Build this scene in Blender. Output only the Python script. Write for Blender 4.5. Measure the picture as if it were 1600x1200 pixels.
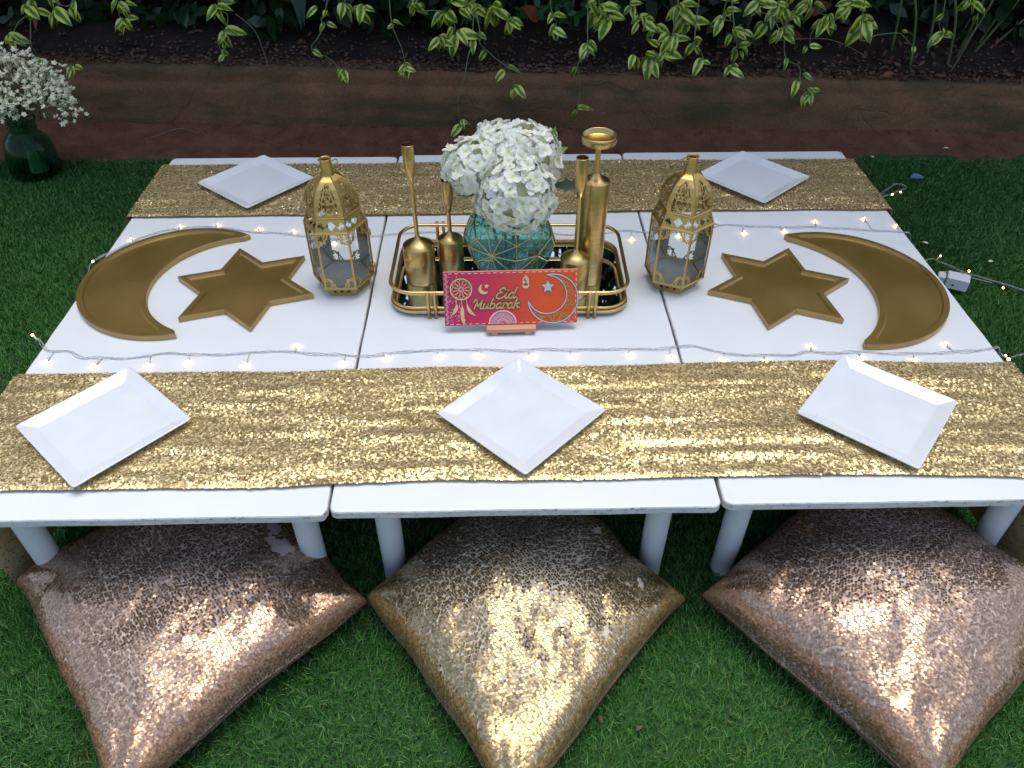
import bpy, bmesh, math, random
import numpy as np
from mathutils import Vector, Matrix

random.seed(7); RNG = np.random.default_rng(7)
for o in list(bpy.data.objects): bpy.data.objects.remove(o)
SC = bpy.context.scene
COL = SC.collection
PI = math.pi
R = math.radians

# ---------------------------------------------------------------- camera
cam_d = bpy.data.cameras.new('camera'); cam = bpy.data.objects.new('camera', cam_d); COL.objects.link(cam)
def cam_matrix(loc, pitch, yaw, roll):
    cp, sp = math.cos(pitch), math.sin(pitch)
    Zr = Matrix.Rotation(yaw, 3, 'Z')
    r, f, u = Zr @ Vector((1, 0, 0)), Zr @ Vector((0, cp, -sp)), Zr @ Vector((0, sp, cp))
    cr, sr = math.cos(roll), math.sin(roll)
    r2, u2 = cr*r + sr*u, -sr*r + cr*u
    m = Matrix((r2, u2, -f)).transposed().to_4x4(); m.translation = loc
    return m
cam.matrix_world = cam_matrix(Vector((-.0414, -.7575, 1.2314)), R(41.619), R(-1.386), R(.182))
cam_d.sensor_width = 36; cam_d.lens = 36*1205/1600; cam_d.clip_start = .02; cam_d.clip_end = 400
SC.camera = cam

# ---------------------------------------------------------------- light
SUN_DIR = Vector((.10, .20, .97)).normalized()          # the bright gap in the cover, almost overhead
w = bpy.data.worlds.new("World"); SC.world = w; w.use_nodes = True
nt = w.node_tree; nt.nodes.clear()
sky = nt.nodes.new('ShaderNodeTexSky'); sky.sky_type = 'NISHITA'; sky.sun_disc = False
sky.sun_elevation = math.asin(SUN_DIR.z); sky.sun_rotation = math.atan2(SUN_DIR.x, SUN_DIR.y)
sky.air_density = 1.0; sky.dust_density = 3.0; sky.ozone_density = 0.3
bg = nt.nodes.new('ShaderNodeBackground'); bg.inputs[1].default_value = .15
out = nt.nodes.new('ShaderNodeOutputWorld')
nt.links.new(sky.outputs[0], bg.inputs[0]); nt.links.new(bg.outputs[0], out.inputs[0])
sun_d = bpy.data.lights.new('sun', 'SUN'); sun_d.energy = 1.05; sun_d.angle = R(40); sun_d.color = (.97, 1, .93)
sun = bpy.data.objects.new('sun', sun_d); COL.objects.link(sun)
sun.rotation_euler = SUN_DIR.to_track_quat('Z', 'Y').to_euler(); sun.location = (0, 0, 6)
vs = SC.view_settings; vs.view_transform = 'Standard'; vs.look = 'None'; vs.gamma = 1; vs.exposure = 0.80
vs.use_curve_mapping = False
SC.cycles.use_denoising = True
SC.cycles.max_bounces = 10; SC.cycles.transmission_bounces = 10; SC.cycles.transparent_max_bounces = 12
SC.cycles.sample_clamp_indirect = 6

# ---------------------------------------------------------------- materials
class NM:
    """small node builder"""
    def __init__(s, name):
        s.m = bpy.data.materials.new(name); s.m.use_nodes = True
        s.t = s.m.node_tree; s.b = s.t.nodes['Principled BSDF']
    def n(s, typ, **kw):
        x = s.t.nodes.new(typ)
        for k, v in kw.items(): setattr(x, k, v)
        return x
    def l(s, a, b): s.t.links.new(a, b)
    def val(s, node, **kw):
        for k, v in kw.items(): node.inputs[k].default_value = v
    def coord(s, kind='Object', scale=(1, 1, 1)):
        c = s.n('ShaderNodeTexCoord'); mp = s.n('ShaderNodeMapping'); mp.inputs['Scale'].default_value = scale
        s.l(c.outputs[kind], mp.inputs[0]); return mp.outputs[0]
    def noise(s, vec, scale, detail=4, rough=.55):
        x = s.n('ShaderNodeTexNoise'); x.inputs['Scale'].default_value = scale; x.inputs['Detail'].default_value = detail
        x.inputs['Roughness'].default_value = rough; s.l(vec, x.inputs['Vector']); return x.outputs['Fac']
    def ramp(s, fac, stops, interp='LINEAR'):
        r = s.n('ShaderNodeValToRGB'); r.color_ramp.interpolation = interp
        e = r.color_ramp.elements
        while len(e) < len(stops): e.new(.5)
        for k, (p, c) in enumerate(stops):
            e[k].position = p; e[k].color = (*c, 1) if len(c) == 3 else c
        s.l(fac, r.inputs[0]); return r.outputs['Color']
    def mix(s, fac, a, b, blend='MIX'):
        x = s.n('ShaderNodeMix'); x.data_type = 'RGBA'; x.blend_type = blend
        for sock, v in ((x.inputs[0], fac), (x.inputs[6], a), (x.inputs[7], b)):
            if hasattr(v, 'is_linked') or hasattr(v, 'links'): s.l(v, sock)
            elif isinstance(v, (int, float)): sock.default_value = v
            else: sock.default_value = (*v, 1) if len(v) == 3 else v
        return x.outputs[2]
    def bump(s, h, strength, dist):
        x = s.n('ShaderNodeBump'); x.inputs['Strength'].default_value = strength; x.inputs['Distance'].default_value = dist
        s.l(h, x.inputs['Height']); s.l(x.outputs[0], s.b.inputs['Normal'])
    def base(s, c):
        if hasattr(c, 'links'): s.l(c, s.b.inputs['Base Color'])
        else: s.b.inputs['Base Color'].default_value = (*c, 1)
    def set(s, rough=.5, metal=0, **kw):
        s.b.inputs['Roughness'].default_value = rough; s.b.inputs['Metallic'].default_value = metal
        for k, v in kw.items(): s.b.inputs[k].default_value = v
        return s
    def island(s): return s.n('ShaderNodeNewGeometry').outputs['Random Per Island']

def mottled(name, a, b, scale=20, rough=.6, metal=0, bump=0, bdist=.002, detail=5, stretch=(1, 1, 1), **kw):
    x = NM(name); v = x.coord('Object', stretch); f = x.noise(v, scale, detail)
    x.base(x.ramp(f, [(.3, a), (.7, b)])); x.set(rough, metal, **kw)
    if bump: x.bump(f, bump, bdist)
    return x.m

def m_white_paint():
    x = NM('white_paint'); v = x.coord('Object')
    big = x.noise(v, 5, 3); fine = x.noise(v, 90, 6, .7)
    base = x.ramp(big, [(.3, (.61, .645, .670)), (.7, (.66, .69, .71))])
    sp = x.ramp(fine, [(.715, (0, 0, 0)), (.74, (1, 1, 1))])
    x.base(x.mix(sp, base, (.36, .33, .30))); x.set(.42)
    brush = x.noise(x.coord('Object', (6, 60, 60)), 4, 4)
    x.bump(brush, .12, .0015); return x.m
def m_ceramic():
    x = NM('white_ceramic'); oi = x.n('ShaderNodeObjectInfo'); v = x.coord('Object')
    nz = x.n('ShaderNodeTexNoise', noise_dimensions='4D'); nz.inputs['Scale'].default_value = 22; nz.inputs['Detail'].default_value = 6; x.l(v, nz.inputs['Vector'])
    sc = x.n('ShaderNodeMath', operation='MULTIPLY'); sc.inputs[1].default_value = 50; x.l(oi.outputs['Random'], sc.inputs[0]); x.l(sc.outputs[0], nz.inputs['W'])
    x.base(x.ramp(nz.outputs['Fac'], [(.35, (.605, .635, .665)), (.7, (.645, .67, .695))])); x.set(.14)
    r = x.n('ShaderNodeMapRange'); x.val(r, **{'From Min': .45, 'From Max': .75, 'To Min': .06, 'To Max': .32}); x.l(nz.outputs['Fac'], r.inputs[0]); x.l(r.outputs[0], x.b.inputs['Roughness'])
    return x.m
def m_edge_paint():
    x = NM('worn_white_edge'); v = x.coord('Object', (1, 1, 2.5)); f = x.noise(v, 60, 7, .72)
    x.base(x.ramp(f, [(.36, (.26, .23, .21)), (.43, (.60, .58, .565)), (.7, (.74, .72, .70))])); x.set(.6)
    x.bump(f, .5, .002); return x.m
def m_brass(name, a, b, rough=.33):
    x = NM(name); v = x.coord('Object', (1, 1, 14)); f = x.noise(v, 22, 4)
    x.base(x.ramp(f, [(.3, a), (.7, b)])); x.set(rough, 1.0)
    r = x.n('ShaderNodeMapRange'); x.val(r, **{'To Min': rough-.07, 'To Max': rough+.1}); x.l(x.noise(x.coord(), 60, 3), r.inputs[0])
    x.l(r.outputs[0], x.b.inputs['Roughness']); return x.m
def m_sequin(name, a, b, c, rough=.2, metal=.72):
    x = NM(name); i = x.island()
    x.base(x.ramp(i, [(0, a), (.5, b), (1, c)])); x.set(rough, metal)
    r = x.n('ShaderNodeMapRange'); x.val(r, **{'To Min': rough*.6, 'To Max': rough*1.7}); x.l(i, r.inputs[0])
    x.l(r.outputs[0], x.b.inputs['Roughness']); return x.m
def m_grass():
    x = NM('turf_blades'); i = x.island()
    big = x.noise(x.coord('Object'), 2.2, 4)
    col = x.ramp(i, [(0, (.036, .120, .021)), (.45, (.066, .235, .040)), (.8, (.12, .33, .07)), (.95, (.20, .37, .12)), (1, (.24, .26, .09))])
    dim = x.ramp(big, [(.3, (.78, .80, .78)), (.7, (1.12, 1.10, 1.0))])
    x.base(x.mix(1.0, col, dim, 'MULTIPLY')); x.set(.42); x.b.inputs['Specular IOR Level'].default_value = .35
    return x.m
def m_soil(name, a, b, c, scale=14, bump=.6):
    x = NM(name); v = x.coord('Object'); f = x.noise(v, scale, 9, .65); g = x.noise(v, scale*9, 5, .7)
    col = x.ramp(f, [(.3, a), (.52, b), (.75, c)])
    x.base(x.mix(.5, col, x.ramp(g, [(.35, (.35, .3, .28)), (.65, (1, 1, 1))]), 'MULTIPLY')); x.set(.92)
    x.bump(g, bump, .006); return x.m
def m_wall():
    x = NM('mud_plaster'); v = x.coord('Object'); f = x.noise(v, 6, 8, .6); g = x.noise(v, 140, 4, .7)
    col = x.ramp(f, [(.3, (.17, .082, .036)), (.55, (.225, .112, .050)), (.75, (.265, .14, .068))])
    col = x.mix(.45, col, x.ramp(g, [(.36, (.25, .23, .22)), (.62, (1.1, 1.1, 1.1))]), 'MULTIPLY')
    moss = x.ramp(x.noise(x.coord('Object', (1, 1, 3.2)), 3.1, 8, .7), [(.47, (0, 0, 0)), (.60, (1, 1, 1))])
    col = x.mix(x.mix(.6, (0, 0, 0), moss), col, (.035, .045, .018))
    vo = x.n('ShaderNodeTexVoronoi', feature='DISTANCE_TO_EDGE'); vo.inputs['Scale'].default_value = 1.7
    wob = x.n('ShaderNodeMix', data_type='VECTOR'); 
    nz = x.n('ShaderNodeTexNoise'); nz.inputs['Scale'].default_value = 7; x.l(v, nz.inputs['Vector'])
    wob.inputs[0].default_value = .16; x.l(v, wob.inputs[4]); x.l(nz.outputs['Color'], wob.inputs[5]); x.l(wob.outputs[1], vo.inputs['Vector'])
    crack = x.ramp(vo.outputs['Distance'], [(0, (.25, .25, .25)), (.010, (1, 1, 1))])
    col = x.mix(.16, col, crack, 'MULTIPLY')
    x.base(col); x.set(.95); x.bump(x.mix(.5, x.mix(.4, crack, f), g), .9, .012); return x.m
def m_variegated():
    x = NM('variegated_leaf'); c = x.n('ShaderNodeTexCoord'); sp = x.n('ShaderNodeSeparateXYZ'); x.l(c.outputs['Object'], sp.inputs[0])
    ab = x.n('ShaderNodeMath', operation='ABSOLUTE'); x.l(sp.outputs[0], ab.inputs[0])
    oi = x.n('ShaderNodeObjectInfo')
    nz = x.n('ShaderNodeTexNoise', noise_dimensions='4D'); nz.inputs['Scale'].default_value = 60; nz.inputs['Detail'].default_value = 3
    x.l(c.outputs['Object'], nz.inputs['Vector'])
    sc = x.n('ShaderNodeMath', operation='MULTIPLY'); sc.inputs[1].default_value = 37; x.l(oi.outputs['Random'], sc.inputs[0]); x.l(sc.outputs[0], nz.inputs['W'])
    mr = x.n('ShaderNodeMath', operation='MULTIPLY_ADD'); mr.inputs[1].default_value = .016; mr.inputs[2].default_value = -.008; x.l(nz.outputs['Fac'], mr.inputs[0])
    ad = x.n('ShaderNodeMath', operation='ADD'); x.l(ab.outputs[0], ad.inputs[0]); x.l(mr.outputs[0], ad.inputs[1])
    f = x.n('ShaderNodeMapRange'); x.val(f, **{'From Min': .0025, 'From Max': .0085}); x.l(ad.outputs[0], f.inputs[0])
    col = x.ramp(f.outputs[0], [(0, (.075, .16, .014)), (.35, (.20, .30, .022)), (.6, (.44, .49, .045)), (1, (.68, .68, .20))])
    tint = x.ramp(oi.outputs['Random'], [(0, (.62, .68, .42)), (.5, (.98, 1, .55)), (1, (1, 1, .9))])
    x.base(x.mix(1.0, col, tint, 'MULTIPLY')); x.set(.4); return x.m
def m_plain_leaf(name, a, b, rough=.42):
    x = NM(name); i = x.island(); x.base(x.ramp(i, [(0, a), (1, b)])); x.set(rough); return x.m
def m_glass(name, col, rough=.03, ior=1.45, alpha=None):
    x = NM(name); x.base(col); x.set(rough, 0); x.b.inputs['Transmission Weight'].default_value = alpha or 1; x.b.inputs['IOR'].default_value = ior
    return x.m
def m_pane():
    x = NM('clear_pane'); x.t.nodes.remove(x.b)
    tr = x.n('ShaderNodeBsdfTransparent'); tr.inputs[0].default_value = (.90, .94, .94, 1)
    gl = x.n('ShaderNodeBsdfGlossy'); gl.inputs['Roughness'].default_value = .04
    fr = x.n('ShaderNodeFresnel'); fr.inputs[0].default_value = 1.5
    mx = x.n('ShaderNodeMixShader'); x.l(fr.outputs[0], mx.inputs[0]); x.l(tr.outputs[0], mx.inputs[1]); x.l(gl.outputs[0], mx.inputs[2])
    x.l(mx.outputs[0], x.t.nodes['Material Output'].inputs[0]); return x.m
def m_emit(name, col, s):
    x = NM(name); x.base(col); x.b.inputs['Emission Color'].default_value = (*col, 1); x.b.inputs['Emission Strength'].default_value = s; return x.m
def m_petal():
    x = NM('hydrangea_petal'); c = x.n('ShaderNodeTexCoord'); ln = x.n('ShaderNodeVectorMath', operation='LENGTH'); x.l(c.outputs['Object'], ln.inputs[0])
    f = x.n('ShaderNodeMapRange'); x.val(f, **{'From Min': .002, 'From Max': .018}); x.l(ln.outputs['Value'], f.inputs[0])
    x.base(x.ramp(f.outputs[0], [(0, (.66, .68, .34)), (.25, (.90, .91, .70)), (.55, (.95, .95, .91))])); x.set(.55)
    
    tl = x.n('ShaderNodeBsdfTranslucent'); tl.inputs[0].default_value = (.88, .90, .80, 1); mx = x.n('ShaderNodeMixShader'); mx.inputs[0].default_value = .38
    x.l(x.b.outputs[0], mx.inputs[1]); x.l(tl.outputs[0], mx.inputs[2]); x.l(mx.outputs[0], x.t.nodes['Material Output'].inputs[0]); return x.m
def m_board():
    x = NM('board_paint'); c = x.n('ShaderNodeTexCoord'); sp = x.n('ShaderNodeSeparateXYZ'); x.l(c.outputs['Object'], sp.inputs[0])
    f = x.n('ShaderNodeMapRange'); x.val(f, **{'From Min': -.128, 'From Max': .128}); x.l(sp.outputs[0], f.inputs[0])
    col = x.ramp(f.outputs[0], [(0, (.44, .012, .085)), (.28, (.58, .022, .085)), (.52, (.66, .05, .035)), (.72, (.74, .085, .010)), (1, (.70, .08, .01))])
    g = x.noise(x.coord('Object', (4, 60, 60)), 5, 5)
    x.base(x.mix(.35, col, x.ramp(g, [(.35, (.7, .7, .7)), (.65, (1, 1, 1))]), 'MULTIPLY')); x.set(.4); return x.m

M = dict(
    white=m_white_paint(), edge=m_edge_paint(),
    leg=mottled('white_leg', (.62, .645, .67), (.69, .71, .73), 12, .45),
    brass=m_brass('brushed_brass', (.54, .365, .135), (.65, .46, .185), .29),
    brass_in=m_brass('dark_brass', (.16, .085, .045), (.24, .13, .06), .5),  # darker brass tone inside the cups and lantern necks
    lantern=m_brass('lantern_gold', (.50, .34, .11), (.62, .44, .16), .45),
    rail=m_brass('tray_gold', (.60, .41, .16), (.68, .48, .20), .32),
    gold_paint=mottled('gold_paint', (.24, .165, .036), (.46, .305, .105), 4.5, .30, .72, .05, .001),
    gold_lit=mottled('lit_gold_side', (.36, .225, .075), (.46, .30, .115), 14, .42, .4),  # tray sides: the light on them is put into a lighter gold
    gold_rim=mottled('gold_paint_rim', (.27, .175, .045), (.40, .26, .09), 9, .32, .68, .08, .001),
    ceramic=m_ceramic(),
    seq_runner=m_sequin('runner_sequin', (.62, .46, .20), (.76, .60, .30), (.88, .74, .45), .28),
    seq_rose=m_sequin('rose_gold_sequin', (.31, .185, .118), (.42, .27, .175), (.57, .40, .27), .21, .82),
    edge_rose=m_sequin('edge_on_rose_sequin', (.19, .095, .050), (.27, .145, .078), (.40, .245, .145), .35, .4), edge_gold=m_sequin('edge_on_gold_sequin', (.19, .115, .036), (.27, .17, .058), (.38, .26, .105), .35, .4),  # rim sequins: edge-on look and weaker light put into a darker tan
    seq_gold=m_sequin('champagne_sequin', (.28, .19, .085), (.38, .275, .135), (.52, .40, .22), .22, .82),
    net_gold=mottled('gold_net_cloth', (.46, .32, .14), (.56, .42, .21), 60, .8, 0, .3, .001),
    net_pink=mottled('pink_net_cloth', (.47, .37, .32), (.58, .47, .42), 70, .85, 0, .3, .001),
    net_cream=mottled('cream_net_cloth', (.48, .42, .33), (.59, .53, .43), 70, .85, 0, .3, .001),
    seam=mottled('tan_seam', (.32, .17, .09), (.42, .24, .13), 60, .8),
    grass=m_grass(), turf=mottled('turf_backing', (.014, .055, .012), (.026, .085, .020), 40, .95),
    soil=m_soil('red_soil', (.10, .038, .016), (.17, .070, .032), (.24, .11, .055)),
    bank=m_soil('dark_soil', (.009, .0045, .002), (.021, .010, .0045), (.042, .021, .009)),
    wall=m_wall(),
    vleaf=m_variegated(),
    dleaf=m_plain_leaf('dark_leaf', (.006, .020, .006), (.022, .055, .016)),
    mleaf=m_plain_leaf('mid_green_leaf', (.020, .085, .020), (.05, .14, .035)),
    lance=mottled('blue_green_leaf', (.012, .038, .026), (.022, .06, .038), 30, .4),
    core=mottled('cream_flower_core', (.55, .56, .34), (.68, .69, .48), 60, .7),
    hleaf=mottled('fresh_green_leaf', (.10, .19, .03), (.17, .27, .05), 30, .45),
    hleaf_dark=mottled('deep_green_leaf', (.012, .05, .018), (.03, .08, .025), 30, .4),
    stem=mottled('vine_stem', (.11, .13, .05), (.20, .22, .10), 40, .6),
    twig=mottled('dry_twig', (.10, .075, .05), (.20, .16, .11), 40, .8),
    reed=mottled('green_stem', (.06, .09, .03), (.12, .15, .05), 20, .55),
    stone=m_plain_leaf('gravel_stone', (.035, .018, .010), (.15, .088, .058), .9),
    litter=m_plain_leaf('leaf_litter', (.045, .022, .014), (.17, .07, .025), .8),
    dry=mottled('dry_orange_leaf', (.16, .040, .012), (.28, .085, .022), 30, .6),
    teal=m_glass('teal_glass', (.46, .92, .86), .02, 1.33, .90), jar=m_glass('green_glass', (.34, .70, .57), .02, 1.2),
    pane=m_pane(),
    tin=mottled('grey_tin', (.42, .42, .40), (.55, .55, .53), 40, .5, .3),  # plain grey of the lantern floor plates
    mirror=mottled('mirror', (.70, .76, .78), (.76, .80, .82), 3, .02, 1.0),
    petal=m_petal(),
    floret=mottled('small_white_flower', (.78, .74, .46), (.90, .87, .66), 90, .6),
    wire=mottled('clear_wire', (.40, .41, .43), (.52, .53, .55), 50, .35, 0, **{}),
    socket=mottled('clear_socket', (.55, .55, .52), (.65, .65, .60), 50, .3),
    bulb=m_emit('warm_led', (1, .58, .17), 14),
    plastic=mottled('white_plastic', (.70, .72, .75), (.76, .77, .79), 10, .35),
    cap_dark=mottled('dark_gap', (.03, .03, .03), (.05, .05, .05), 10, .6),
    blue=mottled('blue_scrap', (.10, .17, .36), (.14, .22, .44), 10, .4),
    bark=mottled('brown_bark', (.09, .040, .022), (.15, .07, .04), 60, .8),
    board=m_board(), pine=mottled('pale_pine', (.50, .24, .13), (.62, .33, .20), 8, .6, 0, .1, .001, 5, (2, 20, 20)),
    ply=mottled('laser_ply', (.66, .43, .20), (.76, .54, .28), 30, .6),
    lit=mottled('letter_gold', (.50, .34, .13), (.66, .48, .20), 300, .45, .25),
    dark=mottled('burnt_edge', (.10, .05, .025), (.15, .08, .04), 30, .7),
    silver=mottled('silver_paint', (.50, .52, .58), (.60, .62, .68), 60, .4, .3),
    pinkwhite=mottled('pink_white_paint', (.80, .58, .60), (.86, .66, .66), 60, .5),
    mauve=mottled('mauve_paint', (.55, .33, .42), (.62, .40, .48), 60, .5),
    ochre=mottled('ochre_gold', (.42, .27, .05), (.55, .36, .08), 120, .4, .4),
)

# ---------------------------------------------------------------- mesh helpers
class MB:
    def __init__(s): s.v, s.f, s.mi, s.sm = [], [], [], []
    def add(s, v, f, mi=0, smooth=False):
        o = len(s.v); s.v += [tuple(map(float, p)) for p in v]; s.f += [tuple(i+o for i in q) for q in f]
        s.mi += [mi]*len(f); s.sm += [smooth]*len(f); return s
    def mesh(s, name, mats):
        me = bpy.data.meshes.new(name); me.from_pydata(s.v, [], s.f)
        for m in (mats if isinstance(mats, (list, tuple)) else [mats]): me.materials.append(m)
        me.polygons.foreach_set('material_index', s.mi); me.polygons.foreach_set('use_smooth', s.sm)
        me.update(); return me
    def build(s, name, mats, parent=None, **props): return link(name, s.mesh(name, mats), parent, **props)
def link(name, data, parent=None, loc=None, rot=None, **props):
    o = bpy.data.objects.new(name, data); COL.objects.link(o)
    if parent: o.parent = parent
    if loc is not None: o.location = loc
    if rot is not None: o.rotation_euler = rot
    for k, v in props.items(): o[k] = v
    return o
def thing(name, label, cat, loc=(0, 0, 0), rz=0, group=None):
    o = link(name, None, None, loc, (0, 0, rz), label=label, category=cat)
    if group: o['group'] = group
    return o
def tag(o, label, cat, group=None):
    o['label'] = label; o['category'] = cat
    if group: o['group'] = group
    return o
def copy_tree(o, parent=None):
    c = o.copy(); COL.objects.link(c); c.parent = parent
    for ch in list(o.children): copy_tree(ch, c)
    return c

def tube(pts, r, n=6, closed=False, cap=True):
    P = np.array(pts, float); N = len(P); r = np.broadcast_to(np.array(r, float), (N,))
    if closed: T = np.roll(P, -1, 0) - np.roll(P, 1, 0)
    else: T = np.gradient(P, axis=0)
    T /= np.linalg.norm(T, axis=1, keepdims=True) + 1e-12
    a = np.array([0, 0, 1.]) if abs(T[0][2]) < .9 else np.array([1., 0, 0])
    U = np.cross(T[0], a); U /= np.linalg.norm(U); V = []; 
    for t in T:
        U = U - t*(U @ t); U /= np.linalg.norm(U) + 1e-12; V.append((U.copy(), np.cross(t, U)))
    vs = []
    for k in range(N):
        for j in range(n):
            an = 2*PI*j/n; vs.append(P[k] + r[k]*(math.cos(an)*V[k][0] + math.sin(an)*V[k][1]))
    fs = []
    for k in range(N if closed else N-1):
        k2 = (k+1) % N
        for j in range(n): j2 = (j+1) % n; fs.append((k*n+j, k*n+j2, k2*n+j2, k2*n+j))
    if cap and not closed: fs += [tuple(range(n))[::-1], tuple((N-1)*n+j for j in range(n))]
    return vs, fs
def lathe(prof, n=32, a0=0.0):
    vs, fs = [], []
    for (r, z) in prof:
        for j in range(n): an = a0 + 2*PI*j/n; vs.append((max(r, 1e-5)*math.cos(an), max(r, 1e-5)*math.sin(an), z))
    for k in range(len(prof)-1):
        for j in range(n): j2 = (j+1) % n; fs.append((k*n+j, k*n+j2, (k+1)*n+j2, (k+1)*n+j))
    return vs, fs
def box(x0, x1, y0, y1, z0, z1):
    v = [(x, y, z) for z in (z0, z1) for y in (y0, y1) for x in (x0, x1)]
    return v, [(0, 2, 3, 1), (4, 5, 7, 6), (0, 1, 5, 4), (2, 6, 7, 3), (0, 4, 6, 2), (1, 3, 7, 5)]
def rrect(w, d, r, n=6):
    out = []
    for (cx, cy, a) in ((w/2-r, d/2-r, 0), (-w/2+r, d/2-r, 90), (-w/2+r, -d/2+r, 180), (w/2-r, -d/2+r, 270)):
        for k in range(n+1): an = R(a + 90*k/n); out.append((cx + r*math.cos(an), cy + r*math.sin(an)))
    return out
def prism(poly, z0, z1, bev=0):
    n = len(poly); P = np.array(poly, float)
    rings = [(P, z0), (P, z1)]
    if bev:
        Q = inset(P, bev); rings = [(Q, z0), (P, z0+bev), (P, z1-bev), (Q, z1)]
    vs = [(x, y, z) for (ring, z) in rings for x, y in ring]; fs = []
    for k in range(len(rings)-1):
        for j in range(n): j2 = (j+1) % n; fs.append((k*n+j, k*n+j2, (k+1)*n+j2, (k+1)*n+j))
    fs += [tuple(range(n))[::-1], tuple((len(rings)-1)*n+j for j in range(n))]
    return vs, fs
def inset(P, d):
    """offset a CCW polygon inwards by d (mitred)"""
    P = np.array(P, float); A = np.roll(P, 1, 0); B = np.roll(P, -1, 0)
    e1 = P-A; e2 = B-P; e1 /= np.linalg.norm(e1, axis=1, keepdims=True)+1e-12; e2 /= np.linalg.norm(e2, axis=1, keepdims=True)+1e-12
    n1 = np.c_[-e1[:, 1], e1[:, 0]]; n2 = np.c_[-e2[:, 1], e2[:, 0]]
    m = n1+n2; L = (m**2).sum(1, keepdims=True); m = m*2/np.maximum(L, .25)
    return P + m*d
def catmull(pts, sub=6, closed=False):
    P = np.array(pts, float); N = len(P); out = []
    for i in range(N if closed else N-1):
        g = (lambda k: P[k % N]) if closed else (lambda k: P[min(max(k, 0), N-1)])
        a, b, c, d = g(i-1), g(i), g(i+1), g(i+2)
        for t in np.linspace(0, 1, sub, endpoint=False):
            out.append(.5*((2*b) + (c-a)*t + (2*a-5*b+4*c-d)*t*t + (3*b-a-3*c+d)*t**3))
    if not closed: out.append(P[-1])
    return np.array(out)
def vnoise(x, y, seed=0):
    """smooth value noise in about -1..1, vectorised"""
    g = np.random.default_rng(seed).uniform(-1, 1, (64, 64))
    xi, yi = np.floor(x).astype(int), np.floor(y).astype(int); fx, fy = x-xi, y-yi
    fx, fy = fx*fx*(3-2*fx), fy*fy*(3-2*fy)
    G = lambda a, b: g[a % 64, b % 64]
    return (G(xi, yi)*(1-fx)+G(xi+1, yi)*fx)*(1-fy) + (G(xi, yi+1)*(1-fx)+G(xi+1, yi+1)*fx)*fy
def bulk(name, V, k, mat, parent=None, smooth=False, **props):
    """mesh of many k-gons: V is (n*k,3)"""
    n = len(V)//k; me = bpy.data.meshes.new(name)
    me.vertices.add(len(V)); me.vertices.foreach_set('co', np.ascontiguousarray(V, dtype=np.float32).ravel())
    me.loops.add(n*k); me.loops.foreach_set('vertex_index', np.arange(n*k, dtype=np.int32))
    me.polygons.add(n); me.polygons.foreach_set('loop_start', np.arange(0, n*k, k, dtype=np.int32))
    me.polygons.foreach_set('loop_total', np.full(n, k, dtype=np.int32))
    me.materials.append(mat); me.update(calc_edges=True)
    return link(name, me, parent, **props)
def grid_mesh(name, X, Y, Z, mat, parent=None, smooth=True, keep=None, thick=0, **props):
    ny, nx = X.shape; vs = np.c_[X.ravel(), Y.ravel(), Z.ravel()]
    mb = MB(); fs = []
    for j in range(ny-1):
        for i in range(nx-1):
            if keep is None or keep[j, i]: fs.append((j*nx+i, j*nx+i+1, (j+1)*nx+i+1, (j+1)*nx+i))
    mb.add(vs, fs, 0, smooth); return mb.build(name, mat, parent, **props)
def discs(C, Nrm, rad, k=6, rng=RNG):
    """flat k-gon sequins at C facing Nrm"""
    n = len(C); Nrm = Nrm/np.linalg.norm(Nrm, axis=1, keepdims=True)
    a = np.where(np.abs(Nrm[:, :1]) < .8, np.array([[1., 0, 0]]), np.array([[0, 1., 0]]))
    U = np.cross(Nrm, a); U /= np.linalg.norm(U, axis=1, keepdims=True); V = np.cross(Nrm, U)
    ph = rng.uniform(0, 2*PI, n); out = np.empty((n, k, 3))
    rad = np.broadcast_to(rad, (n,))
    for j in range(k):
        an = ph + 2*PI*j/k
        out[:, j] = C + rad[:, None]*(np.cos(an)[:, None]*U + np.sin(an)[:, None]*V)
    return out.reshape(-1, 3)

T = .30   # tabletop height
# ================================================================ GROUND
bm = MB()
bm.add([(-70, -70, 0), (70, -70, 0), (70, 1.86, 0), (-70, 1.86, 0)], [(0, 1, 2, 3)])
lawn = bm.build('ground', M['turf'], kind='structure')

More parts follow.
